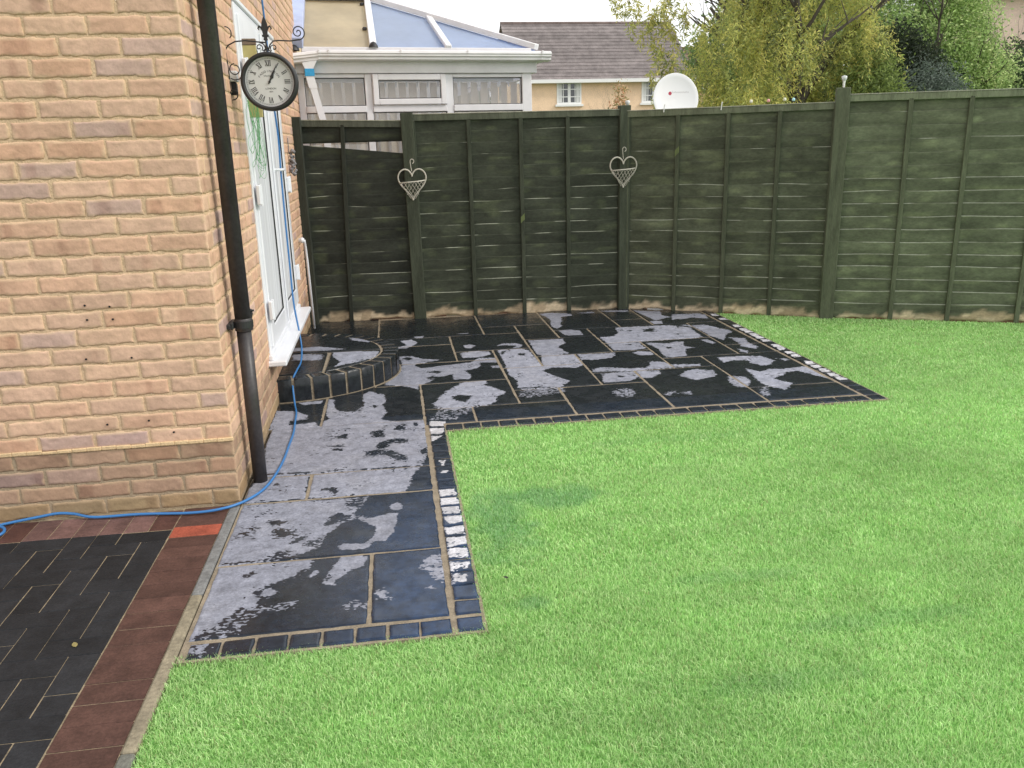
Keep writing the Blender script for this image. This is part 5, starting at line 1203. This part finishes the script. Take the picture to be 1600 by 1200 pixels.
leaves(cs, rd, 100000, .07, .2, yl, [3, 3, 2.2, 1.8, 1.4, 1], 5, droop=.55, parent=wl, clump=45, mclump=.16, hang=.6, thin=(.28, .42, 2.1), gain=1.75)
# loose willow sprays over the roof
leaves([(-2.35, -.2, 3.0), (-2.6, 0, 3.55), (-2.15, 0, 3.6), (-2.9, 0, 3.9), (-2.4, 0, 2.55)], [(.22, .3, .3), (.2, .3, .2), (.3, .3, .3), (.25, .3, .3), (.15, .2, .2)], 2600, .085, .22, yl, [3, 2, 1, .5, 2, .2], 8, droop=.5, parent=wl, clump=26, mclump=.09, name='hanging_sprays', hang=.35)
# round dark bush and grey green one
def shrub(name, loc, cs, rd, n, size, asp, pal, wts, seed, label, cat, h=1.6, r0=.06, mclump=.2, droop=0., clump=35, spread=.7, tr='trunk'):
    t = empty(name, loc); tag(t, label, cat); limbs(t, (0, 0, 0), h, r0, 5, spread, seed, name=tr); leaves(cs, rd, n, size, asp, pal, wts, seed+1, parent=t, gain=1.6 if name == 'ash_tree' else 1.35, mclump=mclump, droop=droop, clump=clump); return t
dkp = [(.026, .038, .02), (.018, .027, .014), (.045, .06, .028), (.035, .045, .028)]
shrub('evergreen_bush', (8.8, 14.2, -.12), [(0, 0, 2.7), (-.25, 0, 2.2), (.4, .1, 2.4), (-.1, .2, 3.1)], [(.68, .6, .5), (.6, .6, .5), (.55, .6, .5), (.45, .5, .35)], 30000, .06, .45, dkp, [3, 3, 1, 1], 21, 'very dark green evergreen bush between the willow and the bright green tree', 'bush', 2.0, mclump=.12)
shrub('silver_bush', (8.85, 13.6, -.12), [(0, 0, 2.4), (.3, 0, 2.2), (-.4, .1, 2.1)], [(.45, .45, .38), (.4, .4, .35), (.4, .4, .3)], 15000, .05, .4, [(.13, .16, .135), (.09, .12, .09), (.18, .21, .18)], [3, 2, 1], 25, 'low grey green bush in front of the very dark one', 'bush', 1.3, mclump=.1)
gp = [(.30, .40, .15), (.22, .31, .11), (.38, .46, .20), (.13, .19, .07), (.42, .46, .22)]
shrub('ash_tree', (11.0, 16.5, -.12), [(0, 0, 3.5), (-.9, 0, 3.5), (.35, 0, 3.6), (.2, 0, 4.4), (-.7, .3, 4.3), (-.2, -.2, 2.6), (.9, 0, 2.8), (-.9, 0, 2.7), (1.2, .2, 2.7), (-.1, 0, 5.1), (-.5, .4, 5.0), (-1.6, .3, 4.0)], [(.8, .8, .7), (.7, .7, .6), (.75, .8, .7), (.8, .8, .6), (.6, .7, .5), (.8, .7, .6), (.7, .7, .6), (.6, .7, .5), (.5, .6, .5), (.8, .8, .6), (.7, .7, .6), (.5, .5, .5)], 75000, .075, .33, gp, [3, 3, 2, 1.6, 1], 31, 'bright green leafy tree at the right behind the higher fence panel', 'tree', 3.6, .14, mclump=.17, droop=.2, clump=40)
shrub('leafy_bush', (7.75, 12.9, -.12), [(0, 0, 2.1), (.25, 0, 1.95), (-.3, 0, 2.35), (-.1, .2, 2.7)], [(.4, .4, .4), (.35, .4, .3), (.4, .4, .4), (.3, .3, .3)], 13000, .07, .3, [(.16, .21, .06), (.22, .28, .08), (.10, .14, .045)], [3, 2, 1.5], 41, 'mid green bush directly behind the tall fence post', 'bush', 1.5, mclump=.12, droop=.3)
shrub('dark_tree', (12.75, 17.0, -.12), [(0, 0, 2.6), (.6, 0, 2.9), (-.6, 0, 2.2), (.2, 0, 2.0), (1.2, 0, 2.4)], [(.6, .7, .5), (.6, .6, .6), (.6, .6, .45), (.7, .7, .5), (.6, .6, .6)], 24000, .08, .4, [(.05, .085, .035), (.035, .06, .028), (.09, .13, .05)], [3, 2, 1], 45, 'dark green bushy tree at the right edge below the cream house', 'tree', 2.0, mclump=.15)
shrub('background_tree', (9.6, 20, -.12), [(0, 0, 4.2), (-1.0, 0, 4.3), (1.2, 0, 4.3), (-1.6, 0, 3.4), (0, 0, 3.2), (1.3, 0, 3.2), (-.6, 0, 2.2), (1, 0, 2.2)], [(.9, .9, .75), (.8, .8, .6), (.9, .9, .8), (.9, .9, .8), (1., .9, .8), (1., .9, .8), (1.2, .9, .8), (1.2, .9, .8)], 38000, .12, .4, [(.15, .23, .08), (.11, .17, .06), (.21, .28, .11), (.28, .28, .1)], [3, 3, 2, 1], 51, 'pale green tree farther back above the dark evergreen bush', 'tree', 3.4, .12, mclump=.2, clump=36)
shrub('hedge_bush', (15.2, 19, -.12), [(0, 0, 2.2), (1, 0, 2.6), (-1, 0, 2.3), (2, 0, 2.4)], [(.9, .8, .7), (.9, .8, .8), (.8, .8, .7), (.9, .8, .7)], 15000, .1, .4, gp, [2, 3, 1, 3, .3], 55, 'green bush beyond the right end of the fence', 'bush', 1.6, mclump=.2)
shrub('russet_shrub', (6.75, 25, -.12), [(0, 0, 2.5), (-.45, 0, 2.2), (.35, 0, 2.1), (.05, 0, 3.0), (-.75, 0, 1.95), (1.0, 0, 2.0)], [(.3, .3, .35), (.35, .3, .3), (.35, .3, .3), (.14, .15, .3), (.3, .3, .2), (.35, .3, .25)], 2600, .10, .35, [(.42, .22, .12), (.30, .24, .10), (.5, .33, .2), (.2, .2, .08)], [3, 2, 2, 1.5], 61, 'russet leaved shrub in front of the cream house', 'shrub', 2.2, .03, mclump=.08, clump=9, spread=.5, tr='stem')
# fallen leaves on the ground
def fallen(loc, c, label, s=1.0, rz=0):
    b = MB(); n = 8; V = []; 
    pts = [(0, -.02), (.008, -.012), (.011, 0), (.008, .012), (0, .024), (-.008, .012), (-.011, 0), (-.008, -.012)]
    b.add([(x*s, y*s, .0015+.12*abs(x)*s) for x, y in pts]+[(0, 0, .0012)], [(8, i, (i+1) % 8) for i in range(8)])
    o = b.build('fallen_leaf', mat('dead_leaf', c, .6, var=.3, vscale=90)); o.location = loc; o.rotation_euler = (0, 0, rz); tag(o, label, 'leaf', 'fallen leaves'); return o
fallen((.318, 2.672, .012), (.02, .018, .015), 'small black curled leaf lying on the lawn beside the near slabs', .55, .8)
fallen((-1.10, 2.52, .002), (.25, .21, .08), 'small yellow leaf lying on the black block paving', .8, .5)
# fill of hedge mass far behind so the horizon is closed
hs = MB()
leaves([(-14+i*5.2, 62+3*math.sin(i), 2.2) for i in range(22)], [(3.4, 2, 3.0)]*22, 40000, .5, .5, [(.10, .14, .05), (.14, .18, .07), (.07, .10, .04)], [2, 2, 2], 71, name='distant_hedge', mclump=.8, clump=30)
tag(bpy.data.objects['distant_hedge'], 'far off green hedge line closing the view beyond the houses', 'hedge', kind='stuff')
